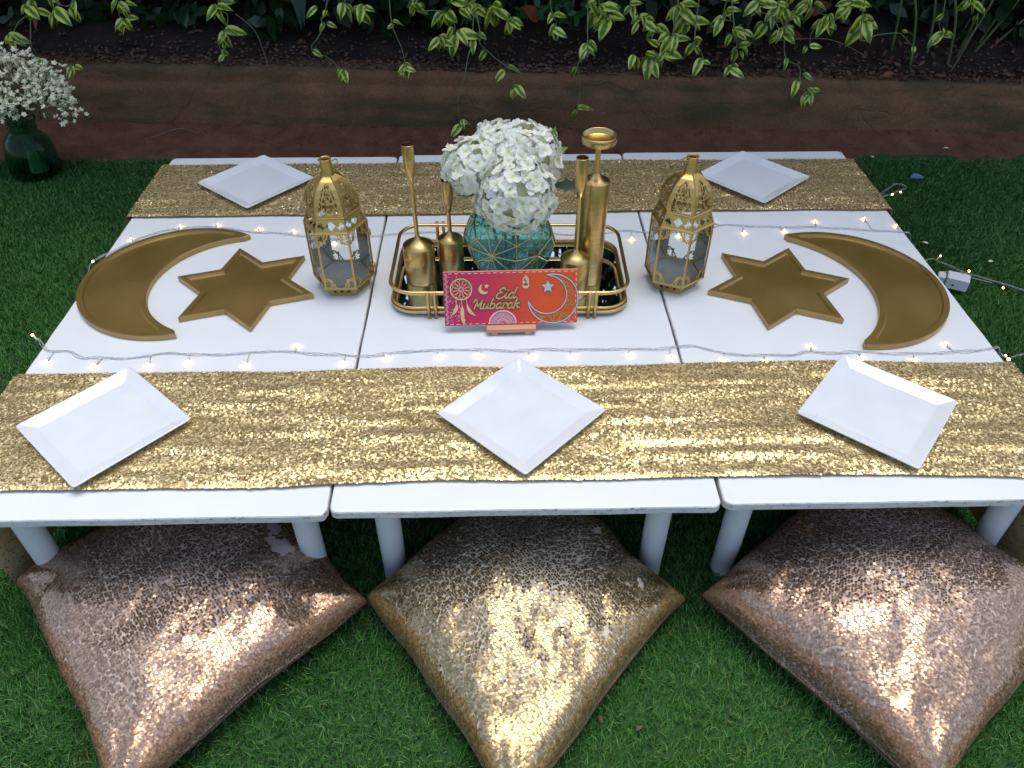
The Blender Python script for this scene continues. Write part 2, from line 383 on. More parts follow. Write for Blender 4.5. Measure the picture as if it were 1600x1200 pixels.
def blades():
    n = 1010000
    x = RNG.uniform(-2.9, 2.9, n); y = RNG.uniform(-.62, 1.87, n)
    half = .95 + (y+.62)*.47
    k = (np.abs(x) < half) | ((np.abs(x) < half+.5) & (RNG.uniform(0, 1, n) < .45))
    deep = (np.abs(x) < .86) & (y > .42) & (y < 1.16)
    k &= ~deep | (RNG.uniform(0, 1, n) < .12)
    k &= y < 1.825 + .018*vnoise(x*3, x*0, 3) + .012*vnoise(x*14, x*0, 4) - .02*x/1.6
    x, y = x[k], y[k]; n = len(x)
    h = RNG.uniform(.009, .0175, n); w2 = RNG.uniform(.0006, .0010, n)
    comb = 2.2*vnoise(x*2.5+9, y*2.5, 5); a = comb + RNG.normal(0, 1.6, n)
    lean = h*RNG.uniform(.3, 1.15, n)
    dx, dy = np.cos(a), np.sin(a); sx, sy = -dy, dx
    tw = RNG.uniform(-.9, .9, n); sx, sy = sx*np.cos(tw)+dx*np.sin(tw), sy*np.cos(tw)+dy*np.sin(tw)
    z0 = np.zeros(n)
    P = np.empty((n, 5, 3))
    P[:, 0] = np.c_[x-sx*w2, y-sy*w2, z0]; P[:, 1] = np.c_[x+sx*w2, y+sy*w2, z0]
    mx, my, mz = x+dx*lean*.35, y+dy*lean*.35, h*.62
    P[:, 2] = np.c_[mx+sx*w2*.9, my+sy*w2*.9, mz]; P[:, 4] = np.c_[mx-sx*w2*.9, my-sy*w2*.9, mz]
    P[:, 3] = np.c_[x+dx*lean, y+dy*lean, h]
    return bulk('grass', P.reshape(-1, 3), 5, M['grass'], kind='stuff', label='short green artificial turf under and around the low tables')
blades()

# soil strip between the turf and the wall
def wall_y(x): return 2.035 - .045*x + .018*vnoise(np.asarray(x)*1.7, np.asarray(x)*0+.3, 8) + .006*vnoise(np.asarray(x)*9, np.asarray(x)*0, 9)
def wall_top(x): return .213 + .006*vnoise(np.asarray(x)*3, np.asarray(x)*0, 12) + .012*np.asarray(x)*-1
xs = np.linspace(-3.2, 3.2, 200); ts = np.linspace(0, 1, 26)
X, Tt = np.meshgrid(xs, ts); Y = 1.70 + (wall_y(X)+.04-1.70)*Tt
Z = -.004 + .045*np.clip((Tt-.25)/.75, 0, 1)**1.6 + .007*vnoise(X*9, Y*12, 21)*np.clip(Tt*3, 0, 1) + .003*vnoise(X*30, Y*30, 22)
grid_mesh('soil', X, Y, Z, M['soil'], kind='structure')
# small clods and litter on the soil
# low plaster wall
prof = [(0, -.02), (.0, .02), (.002, .06), (.004, .10), (.006, .135), (.009, .150), (.017, .156), (.034, .159), (.036, .170), (.038, .19), (.042, .205), (.052, .212), (.16, .212), (.17, .1)]
P0 = np.array(prof); X = np.repeat(xs[None], len(prof), 0); Y = wall_y(X) + P0[:, :1]; sc = wall_top(X)/.213
Z = P0[:, 1:]*sc; nz = .006*vnoise(X*16, Z*60, 31) + .003*vnoise(X*45, Z*120, 32)
Y = Y + nz; wl = grid_mesh('garden_wall', X, Y, Z + .002*vnoise(X*25, Y*40, 33), M['wall'])
tag(wl, 'low brown mud-plastered garden wall with a ledge behind the tables', 'wall')
# planting bank behind the wall
xb = np.linspace(-3.2, 3.2, 130); tb = np.linspace(0, 1, 30)
X, Tt = np.meshgrid(xb, tb); Y = wall_y(X) + .10 + Tt*1.6
Z = .195 + .012*-X*.8 + Tt*1.6*.40 + .02*vnoise(X*5, Y*6, 41)*np.clip(Tt*8, 0, 1) + .008*vnoise(X*22, Y*22, 42)
grid_mesh('bank', X, Y, Z, M['bank'], kind='structure')
def bank_z(x, y):
    t = y - (wall_y(x)+.10); return .197 - .0096*x + np.maximum(t, 0)*.40

# gravel and leaf litter on the bank
def gravel():
    n = 2600; x = RNG.uniform(-2.1, 2.1, n); t = np.abs(RNG.normal(0, .11, n)); y = wall_y(x)+.06+t
    dens = .55+.45*vnoise(x*2.2, x*0, 51); k = RNG.uniform(0, 1, n) < dens + .1; x, y = x[k], y[k]; n = len(x)
    z = np.maximum(bank_z(x, y), .215-.012*x)+.001; s = RNG.uniform(.004, .011, n)
    base = np.array([(1, 0, 0), (0, 1, 0), (-1, 0, 0), (0, -1, 0), (0, 0, 1), (0, 0, -1)], float)
    faces = [(0, 1, 4), (1, 2, 4), (2, 3, 4), (3, 0, 4), (1, 0, 5), (2, 1, 5), (3, 2, 5), (0, 3, 5)]
    an = RNG.uniform(0, 6.28, n); V = base[None]*s[:, None, None]*RNG.uniform(.6, 1.25, (n, 6, 3)); V[:, :, 2] *= .7
    c, sn = np.cos(an)[:, None], np.sin(an)[:, None]; vx = V[:, :, 0]*c-V[:, :, 1]*sn; vy = V[:, :, 0]*sn+V[:, :, 1]*c
    V = np.stack([vx, vy, V[:, :, 2]], 2)+np.stack([x, y, z+s*.3], 1)[:, None]
    vv = V.reshape(-1, 3); mb = MB(); mb.add(vv, [tuple(6*i+q for q in f) for i in range(n) for f in faces])
    mb.build('gravel', M['stone'], kind='stuff', label='brown gravel along the top of the garden wall')
gravel()
def flat_leaves(name, x, y, z, size, mat, tilt=.5, k=6, rng=RNG, **props):
    n = len(x); Nn = np.c_[rng.normal(0, tilt, n), rng.normal(0, tilt, n), np.ones(n)]; Nn /= np.linalg.norm(Nn, axis=1, keepdims=True)
    a = rng.uniform(0, 6.28, n); d = np.c_[np.cos(a), np.sin(a), np.zeros(n)]; d -= Nn*(d*Nn).sum(1, keepdims=True); d /= np.linalg.norm(d, axis=1, keepdims=True)
    s = np.cross(Nn, d); C = np.c_[x, y, z]; L = size[:, None]; P = np.empty((n, 6, 3))
    for j, (u, v, q) in enumerate([(-1, 0, 0), (-.3, .36, .1), (.45, .30, .1), (1, 0, -.1), (.45, -.30, .12), (-.3, -.36, .12)]):
        P[:, j] = C + L*(d*u + s*v + Nn*q)
    return bulk(name, P.reshape(-1, 3), 6, mat, **props)
n = 1500; x = RNG.uniform(-2.1, 2.1, n); y = wall_y(x)+.05+np.abs(RNG.normal(0, .17, n)); k = RNG.uniform(0, 1, n) < np.where(x > .55, .95, .35); x, y = x[k], y[k]
flat_leaves('leaf_litter', x, y, np.maximum(bank_z(x, y), .214-.012*x)+.006, RNG.uniform(.008, .02, len(x)), M['litter'], .55, kind='stuff', label='small dry brown leaves along the wall top')

n = 420; x = RNG.uniform(-2.2, 2.2, n); y = wall_y(x)-RNG.uniform(0, 1, n)**1.6*.20
flat_leaves('soil_litter', x, y, .030-np.clip(wall_y(x)-y-.03, 0, .2)*.16+RNG.uniform(.002, .006, n), RNG.uniform(.003, .010, n), M['litter'], .5, kind='stuff', label='crumbs of bark and dead leaf on the red soil strip')
# ================================================================ HEDGE AND PLANTS
def leaf_cloud(n, cx, cy, cz, rx, ry, rz, size, rng):
    p = rng.normal(0, 1, (n, 3)); p /= np.linalg.norm(p, axis=1, keepdims=True); p *= rng.uniform(.35, 1, (n, 1))**.6
    return p*np.array([rx, ry, rz])+np.array([cx, cy, cz]), rng.uniform(size*.6, size*1.2, n)
def leaf_hex(C, size, rng, down=.5, wid=.32):
    n = len(C); d = rng.normal(0, 1, (n, 3)); d[:, 2] -= down; d /= np.linalg.norm(d, axis=1, keepdims=True)
    q = rng.normal(0, 1, (n, 3)); q[:, 2] += 1.2; s = np.cross(d, q); s /= np.linalg.norm(s, axis=1, keepdims=True); nn = np.cross(s, d)
    L = size[:, None]; P = np.empty((n, 6, 3))
    for j, (u, v, w2) in enumerate([(-1, 0, 0), (-.35, 1, .3), (.35, .85, .3), (1, 0, 0), (.35, -.85, .3), (-.35, -1, .3)]):
        P[:, j] = C + L*(d*u*.5 + s*v*wid*.5 + nn*w2*.12)
    return P.reshape(-1, 3)
hedge = thing('hedge', 'tall dark overgrown hedge rising behind the low garden wall', 'hedge', (0, 2.9, .5))
rng = np.random.default_rng(11)
n = 70000
x = rng.uniform(-3.6, 3.6, n); zz = .28+3.2*rng.uniform(0, 1, n)**1.15
front = 2.27 - .07*np.clip((zz-.45)/.5, 0, 1) - .30*np.clip((zz-1)/2, 0, 1) + .14*vnoise(x*2.2, zz*2.4, 61)
front = front - np.clip((zz-1.9)/1.4, 0, 1)*(.42+.16*np.clip(x, -1.5, 2))  # unseen upper leaves reach forward, added to shade the far side of the tables
y = front + np.abs(rng.normal(0, .34, n))
k = zz > bank_z(x, y)+.03; C = np.c_[x, y-2.9, zz-.5][k]
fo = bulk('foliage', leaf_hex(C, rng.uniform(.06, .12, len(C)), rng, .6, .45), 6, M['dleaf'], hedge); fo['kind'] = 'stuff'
for i in range(14):
    sx = -3.0 + i*.46 + random.uniform(-.12, .12)
    pts = catmull([(sx, 0+random.uniform(-.1, .1), -.12), (sx+random.uniform(-.1, .1), .02, .6), (sx+random.uniform(-.2, .2), -.05, 1.4), (sx+random.uniform(-.3, .3), 0, 2.3)], 5)
    mb = MB(); v, f = tube(pts, np.linspace(.02, .006, len(pts)), 6); mb.add(v, f, 0, True); mb.build('stem', M['twig'], hedge)

# dark low shrubs between the vines
shrub_spots = [(-1.95, 2.42, .24), (-1.15, 2.55, .22), (-.52, 2.42, .26), (-.18, 2.40, .26), (.25, 2.36, .30), (.98, 2.48, .22), (1.42, 2.44, .24), (2.0, 2.5, .25)]
for i, (sx, sy, sr) in enumerate(shrub_spots):
    lab = ['dark shrub above the jar of small white flowers', 'dim shrub in the shade behind the left crescent tray', 'dark shrub left of the white hydrangeas, behind the wall', 'dark shrub straight behind the white hydrangeas',
           'green-leaved shrub behind the tall dish candle holder', 'dim shrub behind the right lantern', 'dark shrub behind the far right plate', 'dark shrub among the green upright stems'][i]
    z0 = float(bank_z(np.array(sx), np.array(sy)))
    t = thing('shrub', lab, 'shrub', (sx, sy, z0), 0, 'dark shrubs behind the wall')
    C, s = leaf_cloud(300, 0, 0, sr*.55, sr, sr*.7, sr*.55, .055, rng)
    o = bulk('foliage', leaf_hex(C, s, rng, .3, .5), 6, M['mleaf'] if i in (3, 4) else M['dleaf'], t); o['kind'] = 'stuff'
    mb = MB()
    pts = [(0, 0, -.02), (.01, 0, sr*.3), (0, .01, sr*.8)]; v, f = tube(pts, [.007, .006, .003], 5); mb.add(v, f, 0, True); mb.build('stem', M['twig'], t)

def leaf_mesh(name, L, W, mat, fold=.25, droop=.25, nseg=7):
    """leaf along +y from the origin, folded on the midrib, object space carries the variegation"""
    mb = MB(); vs, fs = [], []
    for i in range(nseg+1):
        t = i/nseg; hw = W/2*(math.sin(PI*min(1, t**.8))**.75 if 0 < t < 1 else 0)*(1-.25*t)
        yy = L*t; zz = -droop*L*t*t
        vs += [(-hw, yy, zz+fold*hw), (0, yy, zz), (hw, yy, zz+fold*hw)]
    for i in range(nseg):
        a = 3*i; fs += [(a, a+1, a+4, a+3), (a+1, a+2, a+5, a+4)]
    mb.add(vs, fs, 0, True); return mb.mesh(name, mat)
VL = [leaf_mesh('leaf', .060, .030, M['vleaf'], .3, .25), leaf_mesh('leaf', .052, .023, M['vleaf'], .45, .4), leaf_mesh('leaf', .068, .036, M['vleaf'], .2, .3), leaf_mesh('leaf', .050, .020, M['vleaf'], .9, .7), leaf_mesh('leaf', .062, .034, M['vleaf'], -.15, .5), leaf_mesh('leaf', .044, .026, M['vleaf'], .6, -.2)]

def orient(direction, normal_hint):
    d = Vector(direction).normalized(); n_ = Vector(normal_hint); s = d.cross(n_)
    if s.length < 1e-4: s = d.cross(Vector((1, 0, .1)))
    s.normalize(); n2 = s.cross(d)
    return Matrix((s, d, n2)).transposed().to_quaternion()

# every vine: list of leaf clusters (x, y, z, number of leaves, size); the stem runs up out of the cluster chain
def vine(label, clusters, top, name='trailing_vine', seed=0, extra=11):
    rg = random.Random(seed)
    base = Vector(top)
    t = thing(name, label, 'vine', base, 0, 'variegated vines hanging over the wall')
    pts = [Vector((0, 0, 0))]
    for (x, y, z, nl, s) in clusters:
        q = Vector((x, y, z))-base; mid = (pts[-1]+q)/2 + Vector((rg.uniform(-.02, .02), rg.uniform(-.01, .01), rg.uniform(-.01, .01)))
        pts += [mid, q]
    P = catmull([tuple(p) for p in pts], 6)
    v, f = tube(P, np.linspace(.0028, .0013, len(P)), 5); mb = MB(); mb.add(v, f, 0, True); mb.build('stem', M['stem'], t)
    for (x, y, z, nl, s) in clusters:
        nl = nl+(nl > 2)+(nl > 3)
        c = Vector((x, y, z))-base; a0 = rg.uniform(0, 6.28)
        for j in range(nl):
            a = a0 + j*2*PI/max(nl, 1) + rg.uniform(-.4, .4)
            d = Vector((math.cos(a)*.9, -.35+.45*math.sin(a), -.45+.55*math.sin(a*1.3)+rg.uniform(-.5, .2)))
            o = link('leaf', VL[rg.randrange(6)], t)
            o.rotation_mode = 'QUATERNION'; o.rotation_quaternion = orient(d, (rg.uniform(-.4, .4), -.75, .75))
            k = s*rg.uniform(.72, 1.2); o.scale = (k, k, k)
            o.location = c + Vector((rg.uniform(-.012, .012), rg.uniform(-.012, .012), rg.uniform(-.01, .014)))
    for j in range(extra):
        c = Vector(P[int(rg.uniform(0, .22)*len(P))]) + Vector((rg.uniform(-.07, .07), rg.uniform(-.03, .05), rg.uniform(-.05, .03)))
        o = link('leaf', VL[rg.randrange(6)], t); o.rotation_mode = 'QUATERNION'; a = rg.uniform(0, 6.28)
        o.rotation_quaternion = orient((math.cos(a), -.3+.4*math.sin(a), rg.uniform(-.9, .2)), (rg.uniform(-.5, .5), -.7, .75)); o.location = c; k = rg.uniform(.8, 1.25); o.scale = (k, k, k)
    return t
vine('variegated vine sprig at the far left, over the jar of small white flowers', [(-1.657, 2.17, 0.424, 3, 1), (-1.76, 2.159, 0.325, 4, 1.1)], (-1.717, 2.33, 0.684), seed=1)
vine('variegated vine sprig with drooping leaves at the top left, right of the leftmost sprig', [(-1.511, 2.17, 0.436, 2, 1), (-1.584, 2.17, 0.407, 4, 1.1)], (-1.523, 2.33, 0.696), seed=2)
vine('vine tip with light green leaves touching the small white flowers', [(-1.711, 2.156, 0.255, 2, 1), (-1.537, 2.052, 0.263, 3, 1)], (-1.675, 2.316, 0.515), seed=3)
vine('variegated sprig hanging alone above the bare brown wall, left of the dark lance leaves', [(-1.339, 2.17, 0.435, 4, 1), (-1.347, 2.17, 0.368, 4, 1)], (-1.387, 2.33, 0.695), seed=4)
vine('variegated vine hanging beside the dark blue-green lance leaves', [(-1.003, 2.17, 0.426, 4, 1.1), (-0.988, 2.134, 0.351, 4, 1), (-1.022, 2.134, 0.277, 3, 1)], (-1.003, 2.33, 0.686), seed=5)
vine('thin yellow-leaved vine ending at a lone sprig on the wall, behind the left lantern', [(-0.636, 2.17, 0.403, 2, 0.8), (-0.649, 2.17, 0.352, 2, 0.8), (-0.694, 2.123, 0.292, 1, 0.8), (-0.576, 2.02, 0.247, 3, 0.9)], (-0.588, 2.33, 0.663), seed=6)
vine("pale variegated sprig at the upper edge, behind the left lantern's neck", [(-0.56, 2.17, 0.428, 4, 1), (-0.503, 2.17, 0.415, 3, 1)], (-0.596, 2.33, 0.688), seed=7)
vine('thin vine with bright star-like tip on the wall top, behind the longest candle stick', [(-0.405, 2.17, 0.368, 2, 0.8), (-0.349, 2.012, 0.262, 5, 0.8)], (-0.393, 2.33, 0.628), seed=8)
vine('thick bunch of pale variegated leaves above the left hydrangea head', [(-0.309, 2.17, 0.419, 4, 1.1), (-0.218, 2.17, 0.397, 5, 1.2), (-0.179, 2.107, 0.356, 3, 1.1), (-0.226, 2.108, 0.325, 4, 1)], (-0.249, 2.33, 0.679), seed=9)
vine('bushy variegated sprig at the upper edge above the top hydrangea head', [(-0.137, 2.17, 0.427, 3, 1), (-0.043, 2.17, 0.401, 5, 1.1), (0.018, 2.17, 0.371, 4, 1)], (-0.161, 2.33, 0.687), seed=10)
vine('long bare vine dangling over the wall, its small tip just above the hydrangeas', [(-0.117, 2.105, 0.33, 1, 0.8), (-0.146, 2.006, 0.232, 0, 0.8), (-0.171, 2.006, 0.069, 3, 0.8)], (-0.093, 2.265, 0.59), seed=11)
vine('thin vine with single leaves ending behind the top of the hydrangeas', [(-0.089, 2.104, 0.352, 1, 0.8), (-0.063, 2.103, 0.287, 1, 0.8), (0.006, 2.001, 0.264, 2, 0.9), (0.033, 2.0, 0.197, 3, 0.8)], (-0.149, 2.264, 0.612), seed=12)
vine('small variegated sprig right of the orange leaf, above the hydrangeas', [(0.166, 2.17, 0.4, 2, 0.9), (0.175, 2.17, 0.344, 4, 0.9)], (0.154, 2.33, 0.66), seed=13)
vine('long vine looping down the wall to one big pale leaf, above the dish candle holder', [(0.293, 2.091, 0.311, 4, 0.9), (0.252, 1.992, 0.279, 1, 1), (0.259, 1.992, 0.124, 2, 1.1)], (0.329, 2.251, 0.571), seed=14)
vine('dense clump of pale variegated leaves at the upper edge above the dish candle holder', [(0.334, 2.17, 0.421, 5, 1.2), (0.369, 2.17, 0.384, 5, 1.2)], (0.286, 2.33, 0.681), seed=15)
vine('variegated sprig at the upper edge, between the dense pale clump and the low leafy cluster', [(0.447, 2.17, 0.424, 3, 1), (0.489, 2.17, 0.373, 4, 1), (0.538, 2.17, 0.351, 4, 1)], (0.447, 2.33, 0.684), seed=16)
vine("low cluster of many variegated leaves over the gravel, left of the right lantern's neck", [(0.589, 2.081, 0.339, 5, 1), (0.559, 2.082, 0.291, 4, 1), (0.511, 2.084, 0.272, 6, 1), (0.444, 1.986, 0.297, 2, 0.9)], (0.637, 2.241, 0.599), seed=17)
vine('variegated sprig with large drooping leaves at the upper edge above the right lantern', [(0.616, 2.17, 0.42, 5, 1.2), (0.66, 2.17, 0.372, 3, 1.3)], (0.58, 2.33, 0.68), seed=18)
vine('short sprig with two dull leaves low over the gravel, above the right lantern', [(0.671, 2.079, 0.322, 4, 0.8), (0.689, 1.978, 0.292, 2, 0.9)], (0.683, 2.239, 0.582), seed=19)
vine("variegated vine of small leaves at the upper edge, above the far right plate's left corner", [(0.782, 2.17, 0.389, 4, 0.9), (0.801, 2.074, 0.362, 4, 0.9), (0.855, 2.17, 0.345, 2, 0.9)], (0.842, 2.33, 0.649), seed=20)
vine('small variegated sprig low over the leaf litter, above the far right plate', [(0.827, 2.074, 0.301, 4, 0.9), (0.79, 1.974, 0.273, 3, 0.9)], (0.803, 2.234, 0.561), seed=21)
vine("variegated sprig at the upper edge, above the far right plate's centre", [(0.895, 2.17, 0.423, 5, 1), (0.944, 2.17, 0.367, 4, 1)], (0.919, 2.33, 0.683), seed=22)
vine("full variegated sprig above the far right plate's right half", [(0.975, 2.17, 0.414, 5, 1), (0.967, 2.068, 0.363, 5, 1), (1.028, 2.17, 0.392, 3, 1)], (0.915, 2.33, 0.674), seed=23)
vine("long thin vine hanging over the wall top, above the far right plate's right corner", [(1.0, 2.068, 0.28, 1, 0.8), (1.036, 1.966, 0.235, 3, 0.9), (1.076, 1.965, 0.185, 4, 0.8)], (0.988, 2.228, 0.54), seed=24)
vine('variegated sprig of pointed leaves left of the two large leaves at the upper edge', [(1.094, 2.17, 0.414, 4, 1), (1.155, 2.17, 0.375, 5, 1.1), (1.083, 2.065, 0.311, 2, 0.9)], (1.13, 2.33, 0.674), seed=25)
vine('sprig of broad light green leaves, largest of the vine leaves, right of centre', [(1.229, 2.17, 0.426, 3, 1.2), (1.299, 2.17, 0.378, 4, 1.6)], (1.181, 2.33, 0.686), seed=26)
vine('creeping vine with two tiny leaves low over the leaf litter on the right', [(1.254, 2.059, 0.339, 0, 1), (1.383, 2.055, 0.357, 1, 0.8), (1.439, 2.053, 0.318, 1, 0.9)], (1.254, 2.219, 0.599), seed=27)
vine('yellow-green sprig in front of the green upright stems', [(1.578, 2.17, 0.39, 1, 0.9), (1.527, 2.05, 0.362, 4, 0.9)], (1.626, 2.33, 0.65), seed=28)
vine('yellow-green sprig at the upper edge over the green upright stems', [(1.66, 2.17, 0.424, 4, 1.0), (1.687, 2.17, 0.399, 2, 1)], (1.624, 2.33, 0.684), seed=29)

# lance-leaved plant, upright green stems
t = thing('lance_plant', 'plant with long dark blue-green lance leaves hanging behind the left plate', 'plant', (-.78, 2.30, .62))
for (dx, dz, L, a) in ((.02, 0, .30, .10), (.075, .01, .30, -.16), (-.03, .02, .24, .35), (.10, .05, .25, -.45), (.14, .04, .2, -.7)):
    o = link('leaf', leaf_mesh('leaf', L, .040, M['lance'], .2, .12, 9), t, (dx, -.03, dz)); o.rotation_mode = 'QUATERNION'; o.rotation_quaternion = orient((a*.6, -.25, -1), (0, -1, .2))
for k, (x0, y0_, x1, z1) in enumerate(((1.70, 2.20, 1.78, .36), (1.73, 2.24, 1.74, .4), (1.66, 2.16, 1.56, .33), (1.60, 2.22, 1.50, .35), (1.77, 2.22, 1.93, .37), (1.80, 2.26, 1.90, .42), (1.52, 2.16, 1.40, .36), (1.83, 2.24, 2.06, .30), (1.72, 2.28, 1.83, .45), (1.47, 2.24, 1.38, .4))):
    if k == 0:
        t = thing('upright_stems', 'clump of thin green upright stems growing at the upper right, behind the wall', 'plant', (1.70, 2.22, .30))
    z0 = float(bank_z(np.array(x0), np.array(y0_)))-.02
    P = catmull([(x0-1.70, y0_-2.22, z0-.30), ((x0+x1)/2-1.70+.01, y0_-2.22-.01, z0-.30+(z1)*.55), (x1-1.70, y0_-2.22+.02, z0-.30+z1)], 6)
    v, f = tube(P, np.linspace(.0055, .0032, len(P)), 6); MB().add(v, f, 0, True).build('stem', M['reed'], t)
# dead twigs lying against the bank
for (p, q, lab) in (((-.95, 2.16, .40), (-.84, 2.05, .245), 'thin bent dry twig arching over the wall top on the left'), ((1.62, 2.06, .22), (1.70, 2.16, .40), 'pale dry twig leaning on the bank at the far right'),
                    ((-1.28, 1.92, .05), (-1.10, 1.95, .05), 'thin dry root lying on the red soil behind the left table'), ((.98, 2.13, .31), (1.30, 2.09, .27), 'dry twig lying along the leaf litter on the right')):
    p, q = Vector(p), Vector(q); m = (p+q)/2+Vector((.02, 0, .03)); P = catmull([tuple(p), tuple(m), tuple(q)], 8)
    v, f = tube(P-np.array(p), np.linspace(.002, .0012, len(P)), 5); o = MB().add(v, f, 0, True).build('twig', M['twig']); o.location = p; tag(o, lab, 'twig')
DL = leaf_mesh('dry_leaf', .10, .062, M['dry'], .35, -.25)
for (x, y, z, a, lab) in ((-1.72, 2.26, .335, 1.0, 'orange dry leaf lying in the dark hedge at the upper left'), (.13, 2.28, .345, 2.2, 'large reddish dry leaf behind the top of the hydrangeas'), (1.06, 2.26, .30, -.8, 'brown dry leaf on the litter above the far right plate'),
                          (1.12, 2.30, .36, .6, 'tan dry leaf among the vines at the upper right'), (1.80, 2.14, .265, 2.0, 'orange dry leaf at the foot of the green upright stems'), (1.36, 2.03, .222, .4, 'small curled brown leaf on the wall top at the right')):
    o = link('dry_leaf', DL, None, (x, y, z)); o.rotation_mode = 'QUATERNION'; o.rotation_quaternion = orient((math.cos(a), -.3, math.sin(a)*.4), (.1, -.8, .6)); tag(o, lab, 'dry leaf')
    if lab[:5] == 'small': o.scale = (.35, .35, .35)
    if lab[:5] == 'brown': o.scale = (.6, .6, .6)


# ================================================================ TABLES
def low_table(cx, y0, y1, label):
    w_, d_ = .6065, y1-y0; cy = (y0+y1)/2
    t = thing('low_table', label, 'table', (cx, cy, 0), 0, 'white low tables pushed side by side')
    poly = []
    rg = random.Random(int((cx+3)*100))
    base = rrect(w_, d_, .014, 5); n = len(base)
    for i in range(n):                                       # hand-cut edges: subdivide and wobble a little
        a, b = Vector(base[i]), Vector(base[(i+1) % n]); L = (b-a).length; m = max(1, int(L/.05))
        for k in range(m): q = a.lerp(b, k/m); poly.append((q.x+rg.uniform(-.0007, .0007), q.y+rg.uniform(-.0007, .0007)))
    P = np.array(poly); N = len(P)
    rings = [(inset(P, .004), T-.019), (P, T-.015), (P, T-.003), (inset(P, .0012), T-.0008), (inset(P, .0035), T)]
    vs = [(x, y, z) for (q, z) in rings for x, y in q]; fs, mi = [], []
    mb = MB()
    sides = []; top = [tuple(4*N+j for j in range(N))]; bot = [tuple(range(N))[::-1]]
    for k in range(4):
        for j in range(N): j2 = (j+1) % N; sides.append((k*N+j, k*N+j2, (k+1)*N+j2, (k+1)*N+j))
    mb.v = vs; mb.f = sides+top+bot; mb.mi = [1 if q[0] < 3*N else 0 for q in sides]+[0, 1]; mb.sm = [False]*len(mb.f)
    mb.build('tabletop', [M['white'], M['edge']], t)
    v, f = lathe([(0.0, 0), (.019, 0), (.021, .003), (.0215, .15), (.0215, T-.0185)], 24); lm = MB().add(v, f, 0, True).mesh('leg', M['leg'])
    for sx in (-1, 1):
        for yy in (y0+.088, y1-.088): link('leg', lm, t, (sx*.235, yy-cy, 0))
    return t
low_table(-.6105, -.006, 1.229, 'white low table on the left, under the left crescent and star trays')
low_table(0.0, 0.0, 1.237, 'white low table in the middle, under the mirrored tray and hydrangeas')
low_table(.6105, .004, 1.243, 'white low table on the right, under the right crescent and star trays')

# ================================================================ TABLE RUNNERS
def runner(yc, hw, label, seed, edge_w, glint, tail=0):
    rg = np.random.default_rng(seed)
    t = thing('table_runner', label, 'table runner', (0, yc, T))
    XE = .921
    Ltot = 2*(XE+.31)
    def surf(s, v):
        """s along the runner (-..+), v across in metres -> points and normals are differenced"""
        e = 1.0
        wob = .006*vnoise(s*2.3, s*0+.5, seed) + .003*vnoise(s*7, s*0, seed+1)
        y = v*(1+.02*vnoise(s*1.7, v*0, seed+2)) + wob*edge_w
        a = np.abs(s)-XE; sg = np.sign(s); rr = .006
        over = a > 0
        x = np.where(over, sg*(XE + rr*np.sin(np.clip(a/rr, 0, PI/2)) + -np.clip(a-.009, 0, .28)*.09*(tail == 0) + np.clip(a-.285, 0, 1)*(sg < 0) + .008*np.clip(a*6, 0, 1)*vnoise(v*18, s*2, seed+5)), s)
        z = np.where(over, .0035-np.clip(a-.002, 0, 1)*.985, .0035)
        z = z + np.where(over, 0, .0012*(1+vnoise(s*9+3, v*55, seed+3)))
        z = np.maximum(z, -T+.022+.006*vnoise(s*25, v*20, seed+6)*(a > .27))
        return np.stack([x, y, z], -1)
    ss = np.concatenate([np.linspace(-XE-.285-tail, -XE-.012, 14+int(tail*80)), np.linspace(-XE-.01, -XE+.006, 6), np.linspace(-XE+.02, XE-.02, 150), np.linspace(XE-.006, XE+.01, 6), np.linspace(XE+.012, XE+.29, 14)])
    vv = np.linspace(-hw, hw, 26); S, V = np.meshgrid(ss, vv); P = surf(S, V)
    grid_mesh('cloth', P[..., 0], P[..., 1], P[..., 2]-.0006, M['net_gold'], t)
    px, py = .0030, .0032
    s1 = np.arange(-XE-.284-tail, XE+.284, px); v1 = np.arange(-hw+.001, hw, py); S, V = np.meshgrid(s1, v1)
    S = S + (np.arange(len(v1)) % 2)[:, None]*px/2 + rg.normal(0, .0005, S.shape); V = V + rg.normal(0, .0005, V.shape) + .0012*vnoise(S*60, V*40, seed+8)
    S, V = S.ravel(), V.ravel(); e = 1e-3
    p = surf(S, V); n_ = np.cross(surf(S+e, V)-p, surf(S, V+e)-p); n_ /= np.linalg.norm(n_, axis=1, keepdims=True)
    amp = glint*(.55+.45*vnoise(S*7+2, V*48, seed+9))
    n_[:, 1] += .09*vnoise(S*11, V*75, seed+10) - .05*glint + rg.normal(0, 1, len(S))*amp
    n_[:, 0] += .10*vnoise(S*16, V*60, seed+11) + rg.normal(0, 1, len(S))*amp*.8
    edge = np.clip((np.abs(V)-(hw-.012))/.012, 0, 1); n_[:, 1] += edge*np.sign(V)*.12
    p = p + np.array([0, 0, .0012]) + n_*rg.uniform(0, .0012, (len(S), 1))
    o = bulk('sequins', discs(p, n_, rg.uniform(.0018, .0024, len(S)), 6, rg), 6, M['seq_runner'], t); o['kind'] = 'stuff'
    return t
runner(.1925, .139, 'gold sequin table runner along the near edge, under three plates', 101, 1.0, .145)
runner(1.043, .136, 'gold sequin table runner along the far edge, under two plates', 131, 1.3, .19, .245)

